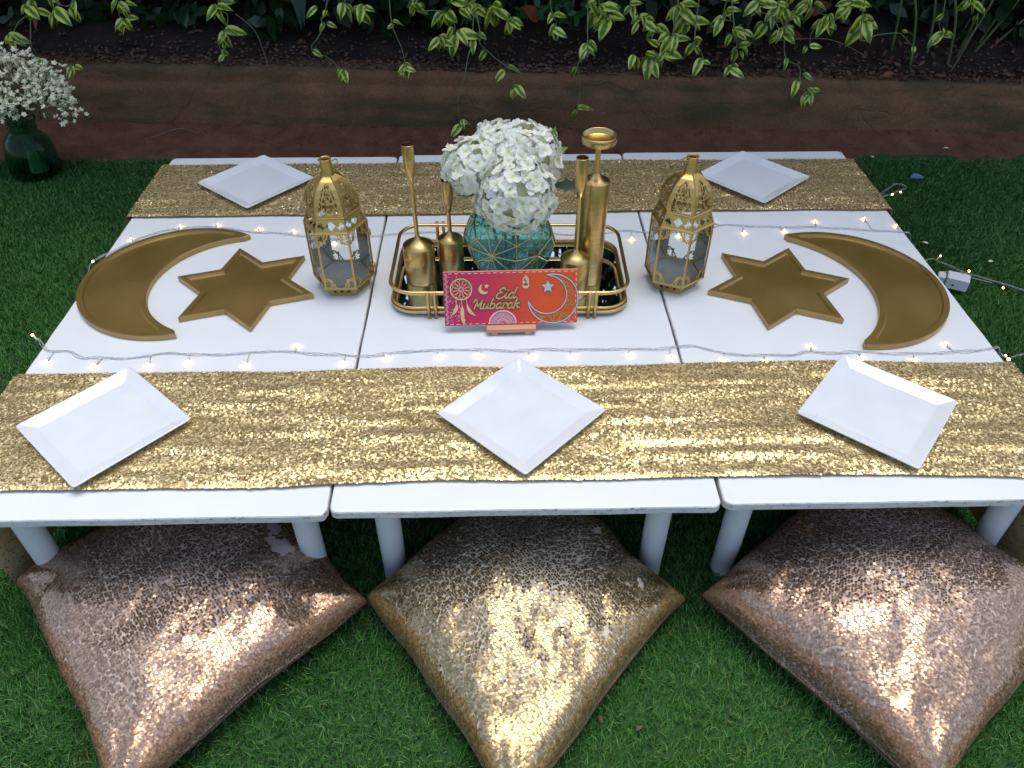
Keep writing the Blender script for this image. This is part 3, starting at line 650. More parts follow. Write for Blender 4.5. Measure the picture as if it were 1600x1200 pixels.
# ================================================================ CUSHIONS
def cushion(corners, H, label, seq, net, edge, seed, patches=(), group='sequin floor cushions'):
    rg = np.random.default_rng(seed)
    C = np.array(corners, float)                              # L, B, R, T on the ground
    cen = C.mean(0)
    t = thing('floor_cushion', label, 'cushion', (cen[0], cen[1], .021), 0, group)
    C = C - cen
    def surf(u, v, side=1):
        pin = .035
        uu = u*(1-pin*(1-v*v)*np.abs(u)**2); v2 = v*(1-pin*(1-u*u)*np.abs(v)**2)
        a, b = (uu+1)/2, (v2+1)/2
        p = (1-a)[..., None]*(1-b)[..., None]*C[0] + a[..., None]*(1-b)[..., None]*C[1] + a[..., None]*b[..., None]*C[2] + (1-a)[..., None]*b[..., None]*C[3]
        q = np.clip(1-u**2, 0, 1)*np.clip(1-v**2, 0, 1)
        h = q**.33
        fold = (1-q)*( .010*vnoise(u*3+9, v*3, seed) ) + .013*vnoise(u*1.7+3, v*1.7, seed+1)*q + .0075*vnoise(u*3.6+v*1.5, v*3.1-u, seed+2)*np.sqrt(np.clip(q, 0, 1)) + .0028*vnoise(u*9, v*7+u*3, seed+12)*np.sqrt(np.clip(q, 0, 1))
        cr = np.abs(u*v); rad = np.arctan2(1.02-np.abs(u), 1.02-np.abs(v)); fold = fold + .006*np.sin(rad*11+seed)*cr**3*np.clip(q*8, 0, 1)
        wob = np.stack([.0065*vnoise(u*2.6+seed, v*2.6, seed+21), .0065*vnoise(u*2.6, v*2.6+seed, seed+22)], -1)
        p = p + wob
        z = .030 + side*(H*h if side > 0 else .028*h) + (fold if side > 0 else 0)
        return np.concatenate([p, z[..., None]], -1)
    g = 1-np.cos(np.linspace(0, PI, 44)); g = g-1
    U, V = np.meshgrid(g, g); Pt = surf(U, V, 1); Pb = surf(U, V, -1)
    mb = MB(); n = len(g)
    for P, fl in ((Pt, 0), (Pb, 1)):
        fs = [(j*n+i, j*n+i+1, (j+1)*n+i+1, (j+1)*n+i) for j in range(n-1) for i in range(n-1)]
        mb.add(P.reshape(-1, 3), [q[::-1] for q in fs] if fl else fs, 0, True)
    mb.build('cover', net, t)
    per = [(x, -1) for x in g] + [(1, y) for y in g[1:]] + [(x, 1) for x in g[::-1][1:]] + [(-1, y) for y in g[::-1][1:-1]]
    pu = np.array(per, float); Ps = surf(pu[:, 0], pu[:, 1], 1); v, f = tube(Ps, .0018, 5, True); MB().add(v, f, 0, True).build('seam', M['seam'], t)
    # sequins: meandering stitched chains, so gaps of net show as a maze of light lines
    pitch = .0043; nu = int(1.45*np.linalg.norm(C[1]-C[0])/pitch); nv = int(1.45*np.linalg.norm(C[3]-C[0])/pitch)
    uu = np.linspace(-.995, .995, nu); v_ = np.linspace(-.995, .995, nv); U, V = np.meshgrid(uu, v_); U = U + .0
    U = U + (np.arange(nv) % 2)[:, None]/nu + rg.normal(0, .0016, U.shape); V = V + rg.normal(0, .0016, V.shape)
    U, V = np.sin(np.clip(U.ravel(), -1, 1)*PI/2), np.sin(np.clip(V.ravel(), -1, 1)*PI/2)
    # cell pattern
    cell = .0096; du, dv = 2*cell/np.linalg.norm(C[1]-C[0]), 2*cell/np.linalg.norm(C[3]-C[0])
    cu, cv = U/du + .35*vnoise(U*30, V*30, seed+14), V/dv + .35*vnoise(U*30+7, V*30, seed+15); iu, iv = np.floor(cu), np.floor(cv); d1 = np.full(len(U), 9.); su, sv = cu.copy(), cv.copy()
    jit = np.random.default_rng(seed+5).uniform(0, 1, (2, 200, 200))
    for a in (-1, 0, 1):
        for b in (-1, 0, 1):
            ia, ib = (iu+a).astype(int) % 200, (iv+b).astype(int) % 200
            xa, xb = iu+a+jit[0, ia, ib], iv+b+jit[1, ia, ib]; d = np.hypot(xa-cu, xb-cv)
            m = d < d1; d1 = np.where(m, d, d1); su, sv = np.where(m, xa, su), np.where(m, xb, sv)
    e = np.minimum(1-np.abs(U), 1-np.abs(V)); pull = np.where(e < .05, 0, .155)
    U = np.clip(U + (su-cu)*du*pull, -1, 1); V = np.clip(V + (sv-cv)*dv*pull, -1, 1)
    keep = rg.uniform(0, 1, len(U)) > .035
    for (pu_, pv_, pr, ang, asp) in patches:
        a, b = U-pu_, V-pv_; a, b = a*math.cos(ang)+b*math.sin(ang), (-a*math.sin(ang)+b*math.cos(ang))*asp
        keep &= (np.hypot(a, b) + .35*pr*vnoise(U*22, V*22, seed+7)) > pr
    U, V = U[keep], V[keep]; ee = 2e-3
    p = surf(U, V); s1 = np.clip(U+ee, -1, 1); s0 = np.clip(U-ee, -1, 1); t1 = np.clip(V+ee, -1, 1); t0 = np.clip(V-ee, -1, 1)
    n_ = np.cross(surf(s1, V)-surf(s0, V), surf(U, t1)-surf(U, t0)); n_ /= np.linalg.norm(n_, axis=1, keepdims=True)+1e-9
    n_[n_[:, 2] < 0] *= -1
    pp = p + n_*.0016; nn = n_ + rg.normal(0, .058, n_.shape)
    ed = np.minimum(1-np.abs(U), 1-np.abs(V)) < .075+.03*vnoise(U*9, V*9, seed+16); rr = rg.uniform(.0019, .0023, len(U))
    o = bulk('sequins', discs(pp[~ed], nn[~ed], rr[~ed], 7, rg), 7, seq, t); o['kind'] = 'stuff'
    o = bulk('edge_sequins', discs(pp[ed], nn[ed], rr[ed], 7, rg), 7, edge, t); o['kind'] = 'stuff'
    # underside band that turns down to the grass
    U2, V2 = np.meshgrid(np.sin(np.linspace(-.99, .99, nu)*PI/2), np.sin(np.linspace(-.99, .99, nv)*PI/2)); U2, V2 = U2.ravel(), V2.ravel()
    k = (np.minimum(1-np.abs(U2), 1-np.abs(V2)) < .09); U2, V2 = U2[k], V2[k]; p = surf(U2, V2, -1)
    n_ = np.cross(surf(np.clip(U2+ee, -1, 1), V2, -1)-surf(np.clip(U2-ee, -1, 1), V2, -1), surf(U2, np.clip(V2+ee, -1, 1), -1)-surf(U2, np.clip(V2-ee, -1, 1), -1))
    n_ /= np.linalg.norm(n_, axis=1, keepdims=True)+1e-9; n_[n_[:, 2] > 0] *= -1
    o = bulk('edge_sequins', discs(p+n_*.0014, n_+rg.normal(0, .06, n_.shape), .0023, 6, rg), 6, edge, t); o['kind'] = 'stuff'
    return t
cushion([(-.900, .055), (-.590, -.325), (-.278, .000), (-.570, .345)], .090, 'rose gold sequin cushion with a bare tan patch, in front of the left table', M['seq_rose'], M['net_pink'], M['edge_rose'], 201,
        [(.30, .70, .12, .6, 1.7), (.12, .74, .07, 0, 1.2)])
cushion([(-.272, .006), (-.026, -.350), (.281, -.006), (.018, .305)], .092, 'champagne gold sequin cushion in the middle, its corner pointing out from the table', M['seq_gold'], M['net_cream'], M['edge_gold'], 231,
        [(.78, .22, .022, .9, .5), (.62, .62, .018, .2, .8), (.70, .72, .024, 1.2, .45), (-.3, .76, .022, .4, .7), (.1, .8, .028, .1, .6), (-.55, .3, .022, .5, .7), (-.7, -.2, .020, .3, .7), (.2, .45, .02, 0, .8), (-.6, .62, .02, .6, .7), (.45, -.3, .018, .2, .8), (-.8, -.55, .02, .6, .7)])
cushion([(.318, -.002), (.572, -.345), (.955, -.045), (.672, .300)], .108, 'plump rose gold sequin cushion in front of the right table', M['seq_rose'], M['net_pink'], M['edge_rose'], 266, [])

# ================================================================ PLATES
def plate_mesh(s, seed):
    mb = MB(); rg = random.Random(seed)
    ro = rrect(s, s, .006, 4); n = len(ro)
    rings = [(1.0, .0140), (.988, .0147), (.968, .0141), (.79, .0072), (.765, .0064), (.735, .0061), (.0, .0061)]
    under = [(1.0, .0122), (.74, .004), (.70, 0.0), (0, 0.0)]
    vs, fs = [], []
    for k, z in rings:
        vs += [(x*max(k, 1e-4), y*max(k, 1e-4), z + .0012*(math.cos(3.14*x/s)*math.cos(3.14*y/s) < .02)*0) for x, y in ro]
    for r_ in range(len(rings)-1):
        for j in range(n): j2 = (j+1) % n; fs.append((r_*n+j, r_*n+j2, (r_+1)*n+j2, (r_+1)*n+j))
    o = len(vs)
    for k, z in under: vs += [(x*max(k, 1e-4), y*max(k, 1e-4), z) for x, y in ro]
    for r_ in range(len(under)-1):
        for j in range(n): j2 = (j+1) % n; fs.append((o+r_*n+j2, o+r_*n+j, o+(r_+1)*n+j, o+(r_+1)*n+j2))
    for j in range(n): j2 = (j+1) % n; fs.append((o+j, o+j2, j2, j))
    mb.add(vs, fs, 0, False); return mb.mesh('plate', M['ceramic'])
PM = plate_mesh(.205, 1)
for (x, y, deg, lab) in ((-.7055, .1845, -42.5, 'square white plate on the near runner, leftmost of five'), (-.0015, .1975, 45.5, 'square white plate turned as a diamond in the middle of the near runner'),
                         (.6135, .1965, -40.5, 'square white plate tilted on the right of the near runner'), (-.6475, 1.058, 49.5, 'square white plate on the far runner, behind the left star tray'),
                         (.6185, 1.061, 41.5, 'square white plate on the far runner, behind the right lantern')):
    o = link('plate', PM, None, (x, y, T+.0062), (0, 0, R(deg))); tag(o, lab, 'plate', 'square white plates')

# ================================================================ CRESCENT AND STAR TRAYS
def tray_from_poly(name, poly, rim, label, cat, h=.0125, deep=.0045, group=None):
    P = np.array(poly, float); cen = P.mean(0); P = P-cen
    t = thing(name, label, cat, (cen[0], cen[1], T+.0004), 0, group)
    I1 = inset(P, rim); I2 = inset(P, rim+.0035); b = inset(P, .0012)
    rings = [(P, 0), (P, h-.0012), (b, h), (I1, h), (I2, h-deep)]
    n = len(P); vs = [(x, y, z) for q, z in rings for x, y in q]; fs, mi = [], []
    for k in range(4):
        for j in range(n): j2 = (j+1) % n; fs.append((k*n+j, k*n+j2, (k+1)*n+j2, (k+1)*n+j)); mi.append(0)
    mb = MB().add(vs, fs, 0, False); mb.mi = [1 if q < n else 0 for q in range(len(fs))]; mb.build('rim', [M['gold_rim'], M['gold_lit']], t)
    bmf = bmesh.new(); vv = [bmf.verts.new((x, y, h-deep+.0003)) for x, y in inset(P, rim+.0025)]; fc = bmf.faces.new(vv); fc.normal_update(); bmesh.ops.triangulate(bmf, faces=[fc])
    me = bpy.data.meshes.new('base'); bmf.to_mesh(me); bmf.free(); me.materials.append(M['gold_paint']); link('base', me, t)
    return t
def star_poly(cx, cy, r_, deg):
    out = []
    for k in range(12): rr = r_ if k % 2 == 0 else r_/math.sqrt(3)*1.0; a = R(deg+30*k); out.append((cx+rr*math.cos(a), cy+rr*math.sin(a)))
    return out
def crescent_poly(co, ro, ci, ri, flip):
    """CCW polygon: outer arc then inner arc back"""
    co, ci = np.array(co), np.array(ci); d = np.linalg.norm(ci-co); a = (ro*ro-ri*ri+d*d)/(2*d); h = math.sqrt(max(ro*ro-a*a, 0))
    e = (ci-co)/d; p = np.array([-e[1], e[0]]); t1, t2 = co+a*e+h*p, co+a*e-h*p
    ang = lambda c, q: math.atan2(q[1]-c[1], q[0]-c[0])
    a1, a2 = ang(co, t1), ang(co, t2)
    while a2 < a1: a2 += 2*PI
    outer = [co+ro*np.array([math.cos(x), math.sin(x)]) for x in np.linspace(a1, a2, 60)]
    b2, b1 = ang(ci, t2), ang(ci, t1)
    while b1 > b2: b1 -= 2*PI
    while b2-b1 > 2*PI: b1 += 2*PI
    inner = [ci+ri*np.array([math.cos(x), math.sin(x)]) for x in np.linspace(b2, b1, 46)]
    # blunt the two horns
    return [tuple(q) for q in outer[1:-1]] + [tuple(q) for q in inner[2:-2]]
tray_from_poly('star_tray', star_poly(-.570, .600, .154, 107), .0105, 'six-pointed gold wooden star tray, left of the left lantern', 'tray', group='gold star trays')
tray_from_poly('star_tray', star_poly(.5535, .582, .156, 67), .0105, 'six-pointed gold wooden star tray, right of the right lantern', 'tray', group='gold star trays')
def crescent_tray(co, ro, ci, ri, rim, label):
    P = crescent_poly(co, ro, ci, ri, 0); I1 = crescent_poly(co, ro-rim, ci, ri+rim, 0); I2 = crescent_poly(co, ro-rim-.003, ci, ri+rim+.003, 0)
    B = crescent_poly(co, ro-.0012, ci, ri+.0012, 0)
    cen = np.array([co[0]*.5+ci[0]*.5-(ci[0]-co[0])*1.2, co[1]]); h, deep = .0125, .0045
    t = thing('crescent_tray', label, 'tray', (cen[0], cen[1], T+.0004), 0, 'gold crescent trays')
    rings = [(np.array(q)-cen, z) for q, z in ((P, 0), (P, h-.0012), (B, h), (I1, h), (I2, h-deep))]
    n = len(P); vs = [(x, y, z) for q, z in rings for x, y in q]; fs = []
    for k in range(4):
        for j in range(n): j2 = (j+1) % n; fs.append((k*n+j, k*n+j2, (k+1)*n+j2, (k+1)*n+j))
    bmf = bmesh.new(); vv = [bmf.verts.new((x, y, .0002)) for x, y in rings[0][0]]; fc = bmf.faces.new(vv); fc.normal_update(); bmesh.ops.triangulate(bmf, faces=[fc])
    under = bpy.data.meshes.new('under'); bmf.to_mesh(under); bmf.free()
    mb = MB().add(vs, fs, 0, False); mb.mi = [1 if q < n else 0 for q in range(len(fs))]; mb.build('rim', [M['gold_rim'], M['gold_lit']], t)
    Fp = np.array(crescent_poly(co, ro-rim-.0015, ci, ri+rim+.0015, 0))-cen
    bmf = bmesh.new(); vv = [bmf.verts.new((x, y, h-deep+.0003)) for x, y in Fp]; fc = bmf.faces.new(vv); fc.normal_update(); bmesh.ops.triangulate(bmf, faces=[fc])
    me = bpy.data.meshes.new('base'); bmf.to_mesh(me); bmf.free(); me.materials.append(M['gold_paint']); link('base', me, t)
    return t
crescent_tray((-.714, .632), .203, (-.584, .6115), .1845, .0115, 'gold wooden crescent tray at the left end of the tables')
crescent_tray((.6873, .5836), .2093, (.5134, .5677), .2314, .0115, 'gold wooden crescent tray at the right end of the tables')


# ================================================================ LANTERNS
def panel_mask(name, kind, corners, nx, ny, mat, thick=.0008, bulge=None):
    """pierced metal panel: a grid between two rails with cells knocked out by a pattern; corners are (bl, br, tr, tl)"""
    bl, br, tr, tl = [np.array(c, float) for c in corners]
    mb = MB(); V = []
    for j in range(ny+1):
        t = j/ny
        for i in range(nx+1):
            s = i/nx
            p = (bl*(1-s)+br*s)*(1-t)+(tl*(1-s)+tr*s)*t
            if bulge is not None: p = bulge(s, t)
            V.append(p)
    fs = []
    for j in range(ny):
        for i in range(nx):
            if not kind((i+.5)/nx, (j+.5)/ny): fs.append((j*(nx+1)+i, j*(nx+1)+i+1, (j+1)*(nx+1)+i+1, (j+1)*(nx+1)+i))
    mb.add(V, fs); return mb.mesh(name, mat)
def rosette(x, y, r_):
    """True on the bars of a ring-and-petal rosette of radius r_ centred on 0,0"""
    d = math.hypot(x, y)/r_
    if d > 1.06: return None
    if d > .87 or d < .12: return True
    a = math.atan2(y, x); k = (a/(PI/3)) % 1
    return abs(k-.5) > .40
def dome_hole(s, t):
    x = (s-.5)*2; wid = .84*(1-t*.55)
    if t < .06 or t > .80 or abs(x) > wid: return False
    # round-headed opening
    if t > .60 and (x/wid)**2 + ((t-.60)/.20)**2 > 1: return False
    for (cx, cy, rr) in ((0, .66, .34), (0, .38, .46), (-.58, .20, .36), (.58, .20, .36)):
        q = rosette((x-cx), (t-cy)*1.55, rr)
        if q is not None: return not q
    return abs(((x*1.7+t*3.1) % .5)-.25) > .07
def body_hole(s, t):
    x = abs(s-.5)*2
    if x > .90 or t < .03 or t > .97: return False
    cx, cy = .90-x, min(t-.03, .97-t)*2.05       # distance from the corners
    rad = math.hypot(cx/.60, cy/.36)
    scal = .06*math.cos(math.atan2(cy, cx)*10)
    if rad > 1+scal: return True
    if rad > .88+scal: return False
    q = rosette(cx-.19, cy-.13, .15)
    if q is not None: return not q
    return (int((cx+cy)*13) % 2 == 0) and .12 < rad < .82
def shoulder_hole(s, t):
    x = abs(s-.5)*2
    if x > .90 or t < .12 or t > .88: return False
    up = .60+.20*math.cos(x*PI*2.2); lo = .32-.12*math.cos(x*PI*3.2)
    if x < .62: return lo < t < up
    q = rosette(x-.76, (t-.5)*.55, .15)
    return False if q is None else not q
def lower_hole(s, t):
    x = abs(s-.5)*2
    if x > .86 or t < .2 or t > .8: return False
    return abs(((x*2.0+.5) % 1)-.5)*2.2+abs(t-.5)*2.4 < .55
def hexv(r_, k, z): a = PI/3*k; return np.array((r_*math.cos(a), r_*math.sin(a), z))
def lantern(loc, rz, label):
    t = thing('lantern', label, 'lantern', loc, rz, 'gold moroccan lanterns'); Mt = M['lantern']
    R0, R1, R2 = .050, .0615, .0505
    z0, z1, z2, z3, z4, z5 = .0012, .024, .153, .181, .252, .284
    v, f = prism([tuple(hexv(R0, k, 0)[:2]) for k in range(6)], 0, .004); MB().add(v, f).build('base', Mt, t)
    v, f = prism([tuple(hexv(R1-.004, k, 0)[:2]) for k in range(6)], .0225, .0240); MB().add(v, f).build('floor_plate', M['tin'], t)
    def side(r_a, za, r_b, zb): return [hexv(r_a, -1, za), hexv(r_a, 0, za), hexv(r_b, 0, zb), hexv(r_b, -1, zb)]
    dome_prof = [(R2, z3), (.0525, .194), (.0515, .207), (.0465, .221), (.038, .235), (.026, .246), (.013, z4)]
    dz = np.array([p[1] for p in dome_prof]); dr = np.array([p[0] for p in dome_prof])
    tt = np.linspace(0, 1, len(dz))
    def dome(s, t_): r_ = np.interp(t_, tt, dr); z = np.interp(t_, tt, dz); return hexv(r_, -1, z)*(1-s)+hexv(r_, 0, z)*s
    pm = [('lower_panel', panel_mask('lower_panel', lower_hole, side(R0, .004, R1, z1), 20, 6, Mt)),
          ('side_panel', panel_mask('side_panel', body_hole, side(R1, z1, R1, z2), 26, 44, Mt)),
          ('shoulder_panel', panel_mask('shoulder_panel', shoulder_hole, side(R1, z2, R2, z3), 26, 14, Mt)),
          ('dome_panel', panel_mask('dome_panel', dome_hole, side(R2, z3, .013, z4), 30, 44, Mt, bulge=dome))]
    gp = MB().add(side(R1-.0022, z1+.002, R1-.0022, z2-.002), [(0, 1, 2, 3)]).mesh('glass_pane', M['pane'])
    v, f = tube([hexv(R1+.0005, 0, z1), hexv(R1+.0005, 0, z2)], .0021, 4); pmz = MB().add(v, f).mesh('post', Mt)
    v, f = tube([hexv(R1, 0, z2), hexv(R2, 0, z3)] , .0019, 4); v2, f2 = tube([hexv(np.interp(q, tt, dr), 0, np.interp(q, tt, dz)) for q in np.linspace(0, 1, 12)], .0012, 4)
    sp = MB().add(v, f).mesh('shoulder_rib', Mt); dp = MB().add(v2, f2).mesh('dome_rib', Mt)
    for k in range(6):
        for nme, me in pm: link(nme, me, t, rot=(0, 0, PI/3*k))
        link('glass_pane', gp, t, rot=(0, 0, PI/3*k)); link('post', pmz, t, rot=(0, 0, PI/3*k)); link('shoulder_rib', sp, t, rot=(0, 0, PI/3*k)); link('dome_rib', dp, t, rot=(0, 0, PI/3*k))
    for (r_, z, rad) in ((R1+.0006, z1, .0022), (R1+.0006, z2, .0026), (R2+.0008, z3, .0022)):
        v, f = tube([hexv(r_, k, z) for k in range(6)], rad, 4, True); MB().add(v, f).build('band', Mt, t)
    v, f = lathe([(.0135, z4-.004), (.0125, z4), (.0112, z4+.003), (.0112, z5-.002), (.0118, z5), (.0098, z5), (.0092, z5-.004), (.0090, z4+.004)], 24)
    nk = MB().add(v, f, 0, True).build('neck', Mt, t)
    v, f = lathe([(.0, z4+.010), (.0092, z4+.010)], 20); MB().add(v, f).build('neck_shade', M['brass_in'], nk)  # dark disc closing the neck, its colour stands in for the shade inside
    # wire carrying loop lying back against the dome
    pts = catmull([(.011, 0, z5-.006), (.018, .020, z5-.012), (.010, .046, z4-.002), (-.010, .046, z4-.002), (-.018, .020, z5-.012), (-.011, 0, z5-.006)], 6)
    v, f = tube(pts, .0011, 6); MB().add(v, f, 0, True).build('handle_loop', Mt, t)
    for z in (.045, .125):
        a = hexv(R1+.0025, 0, z); v, f = tube([a+np.array((0, 0, -.006)), a+np.array((0, 0, .006))], .0034, 8); MB().add(v, f, 0, True).build('hinge', Mt, t)
    return t
lantern((-.362, .617, T+.0004), R(1), 'gold pierced lantern with glass sides, left of the mirrored tray')
lantern((.334, .615, T+.0004), R(6.5)-PI/6*0+R(30), 'gold pierced lantern with glass sides, right of the mirrored tray')

# ================================================================ MIRRORED TRAY
TX, TY, TW, TD = -.0145, .6285, .478, .262
tr = thing('mirror_tray', 'gold railed tray with mirror floor in the centre of the table', 'tray', (TX, TY, T), R(-1))
def rail(z, w_, d_, r_, rad, name='rail'):
    pts = [(x, y, z) for x, y in rrect(w_, d_, r_, 8)]; v, f = tube(pts, rad, 8, True); MB().add(v, f, 0, True).build(name, M['rail'], tr)
rail(.056, TW, TD, .048, .0040); rail(.010, TW, TD, .048, .0040); rail(.0185, TW-.004, TD-.004, .046, .0032)
v, f = prism(rrect(TW-.008, TD-.008, .044, 8), .0075, .0125); MB().add(v, f).build('mirror_floor', M['mirror'], tr)
for (x, y) in ((-.161, -TD/2-.0068), (-.147, -TD/2-.0068), (.158, -TD/2-.0068), (.171, -TD/2-.0068), (-.161, TD/2+.0068), (-.147, TD/2+.0068), (.158, TD/2+.0068), (.171, TD/2+.0068)):
    v, f = tube([(x, y, .0005), (x, y, .060)], .0038, 10); MB().add(v, f, 0, True).build('post', M['rail'], tr)
ZT = T+.0128

# ================================================================ CANDLE HOLDERS
def holder(x, y, r_, zs, label, lean=0.0):
    hb, hs, h1, h2 = zs                                       # shoulder edge, stem foot, cup foot, cup top (all above the tray)
    t = thing('candle_holder', label, 'candle holder', (x, y, ZT), 0, 'brushed brass candle holders')
    t.rotation_euler[1] = lean
    pr = [(0, .0), (r_-.001, .0), (r_, .0015), (r_, hb-.0015), (r_-.0008, hb), (r_*.62, hb+(hs-hb)*.45), (.0070, hs-.001), (.0046, hs+.004)]
    v, f = lathe(pr, 40); MB().add(v, f, 0, True).build('base', M['brass'], t)
    v, f = lathe([(.0046, hs), (.0042, h1)], 16); MB().add(v, f, 0, True).build('stem', M['brass'], t)
    L = h2-h1
    pr = [(.0042, h1-.0005), (.0052, h1), (.0102, h1+L*.28), (.0112, h1+L*.36), (.0116, h2-.001), (.0113, h2), (.0104, h2), (.0100, h2-.0015), (.0098, h1+L*.5), (.0, h1+L*.5)]
    v, f = lathe(pr, 28); mb = MB(); n = 28
    mb.add(v, f[:n*6], 0, True); mb.add(v, f[n*6:], 1, True); mb.build('cup', [M['brass'], M['brass_in']], t)
    return t
holder(-.200, .617, .0322, (.083, .099, .221, .298), 'brass candle holder with the longest thin stem, at the left end of the tray', R(-1.0))
holder(-.136, .638, .0262, (.085, .097, .146, .214), 'shortest brass candle holder, between the long-stemmed one and the vase', R(-.3))
holder(.116, .560, .0296, (.085, .100, .217, .296), 'brass stick candle holder in front of the tall dish one', R(.3))
t = thing('candle_holder', 'tall brass pillar candle holder topped by a round dish', 'candle holder', (.152, .607, ZT), 0, 'brushed brass candle holders')
v, f = lathe([(0, 0), (.0258, 0), (.0268, .0015), (.0268, .226), (.026, .2275), (.016, .233), (.0085, .239), (.0055, .243)], 40); MB().add(v, f, 0, True).build('base', M['brass'], t)
v, f = lathe([(.0050, .240), (.0050, .303)], 16); MB().add(v, f, 0, True).build('stem', M['brass'], t)
v, f = lathe([(.005, .301), (.030, .303), (.0325, .305), (.0328, .318), (.0318, .319), (.0308, .318), (.0302, .3085), (.026, .307), (.0, .3066)], 40); MB().add(v, f, 0, True).build('dish', M['brass'], t)

# ================================================================ TEAL VASE AND HYDRANGEAS
VX, VY = -.014, .650
def ico(freq=1):
    bmx = bmesh.new(); bmesh.ops.create_icosphere(bmx, subdivisions=freq, radius=1)
    V = np.array([v.co[:] for v in bmx.verts]); F = [tuple(v.index for v in f.verts) for f in bmx.faces]; bmx.free(); return V, F
def vase_shape(P):
    """unit sphere -> squat vase, cut open at the top and flat at the bottom"""
    Q = P.copy(); z = P[:, 2]
    rz = np.where(z < 0, .098, .083); r_ = .0955*(1-.10*np.clip(-z, 0, 1)**2)
    return np.c_[Q[:, 0]*r_, Q[:, 1]*r_, .078 + np.clip(z, -.80, .93)*rz]
vase = thing('vase', 'round teal faceted glass vase with gold star lines, holding hydrangeas', 'vase', (VX, VY, ZT), R(14))
V, F = ico(1); rot_ = np.array(Matrix.Rotation(R(31), 3, 'X') @ Matrix.Rotation(R(10), 3, 'Z')); V = V @ rot_.T
pts = [v / np.linalg.norm(v) for v in V]; mid = {}; tri, lines = [], set()
def mp(a, b):
    k = tuple(sorted((a, b)))
    if k not in mid: q = pts[a]+pts[b]; pts.append(q/np.linalg.norm(q)); mid[k] = len(pts)-1
    return mid[k]
for (a, b, c) in F:
    q = V[a]+V[b]+V[c]; pts.append(q/np.linalg.norm(q)); k = len(pts)-1
    for p, q_ in ((a, b), (b, c), (c, a)):
        m = mp(p, q_); tri += [(p, m, k), (m, q_, k)]; lines |= {(p, m), (m, q_), (p, k), (m, k)}
allv = np.array(pts); S = vase_shape(allv); infl = np.ones(len(allv)); infl[:len(V)] = .925; S[:, :2] *= infl[:, None]
nb_ = len(allv); ex = list(S); em = {}; cen_z = S[:, 2].mean()
def sm(a, b):
    k = tuple(sorted((a, b)))
    if k not in em:
        q = allv[a]+allv[b]; q = q/np.linalg.norm(q); e_ = vase_shape(q[None])[0]; e_[:2] *= (infl[a]+infl[b])/2; e_ = e_*.35+(ex[a]+ex[b])*.325; ex.append(e_); em[k] = len(ex)-1
    return em[k]
tri2 = []
for f_ in tri:
    if np.mean([allv[i][2] for i in f_]) > .9: continue
    a, b, c = f_; p, q, r_ = sm(a, b), sm(b, c), sm(c, a); tri2 += [(a, p, r_), (p, b, q), (q, c, r_), (p, q, r_)]
keepf = tri2; S = np.array(ex)
mb = MB().add(S, keepf, 0, False)
Si = S*np.array([.955, .955, .97])+np.array([0, 0, .003]); mb.add(Si, [q[::-1] for q in keepf], 0, False)
mb.build('glass_body', M['teal'], vase)
mb = MB()
for a, b in sorted(lines):
    if max(allv[a][2], allv[b][2]) > .9: continue
    p, m_, q = S[a]*1.004, S[sm(a, b)]*1.004 if tuple(sorted((a, b))) in em else None, S[b]*1.004
    if m_ is None: continue
    v, f = tube([p, m_, q], .0011, 4); mb.add(v, f)
o = mb.build('gold_lines', M['rail'], vase); o['kind'] = 'stuff'
v, f = lathe([(.046, .148), (.050, .156), (.048, .160), (.044, .158), (.042, .146)], 28); MB().add(v, f, 0, True).build('neck', M['teal'], vase)

def floret_mesh(seed):
    rg = random.Random(seed); mb = MB(); npet = 4
    for p in range(npet):
        a = p*PI/2+rg.uniform(-.2, .2); L = rg.uniform(.0125, .0165); W_ = L*rg.uniform(.95, 1.15); lift = rg.uniform(.05, .75); vs, fs = [], []
        for i in range(5):
            t_ = i/4; hw = W_/2*math.sin(PI*min(.985, (.08+.86*t_)))**.6; x_ = L*t_
            for j in (-1, -.5, 0, .5, 1):
                z_ = lift*x_*(1-.6*t_) + .0016*math.sin(j*5+seed+p) *t_ + .10*abs(j)*hw
                vs.append((x_*math.cos(a)-j*hw*math.sin(a), x_*math.sin(a)+j*hw*math.cos(a), z_))
        for i in range(4):
            for j in range(4): fs.append((i*5+j, i*5+j+1, (i+1)*5+j+1, (i+1)*5+j))
        mb.add(vs, fs, 0, True)
    return mb.mesh('floret', M['petal'])
FL = [floret_mesh(s) for s in range(6)]
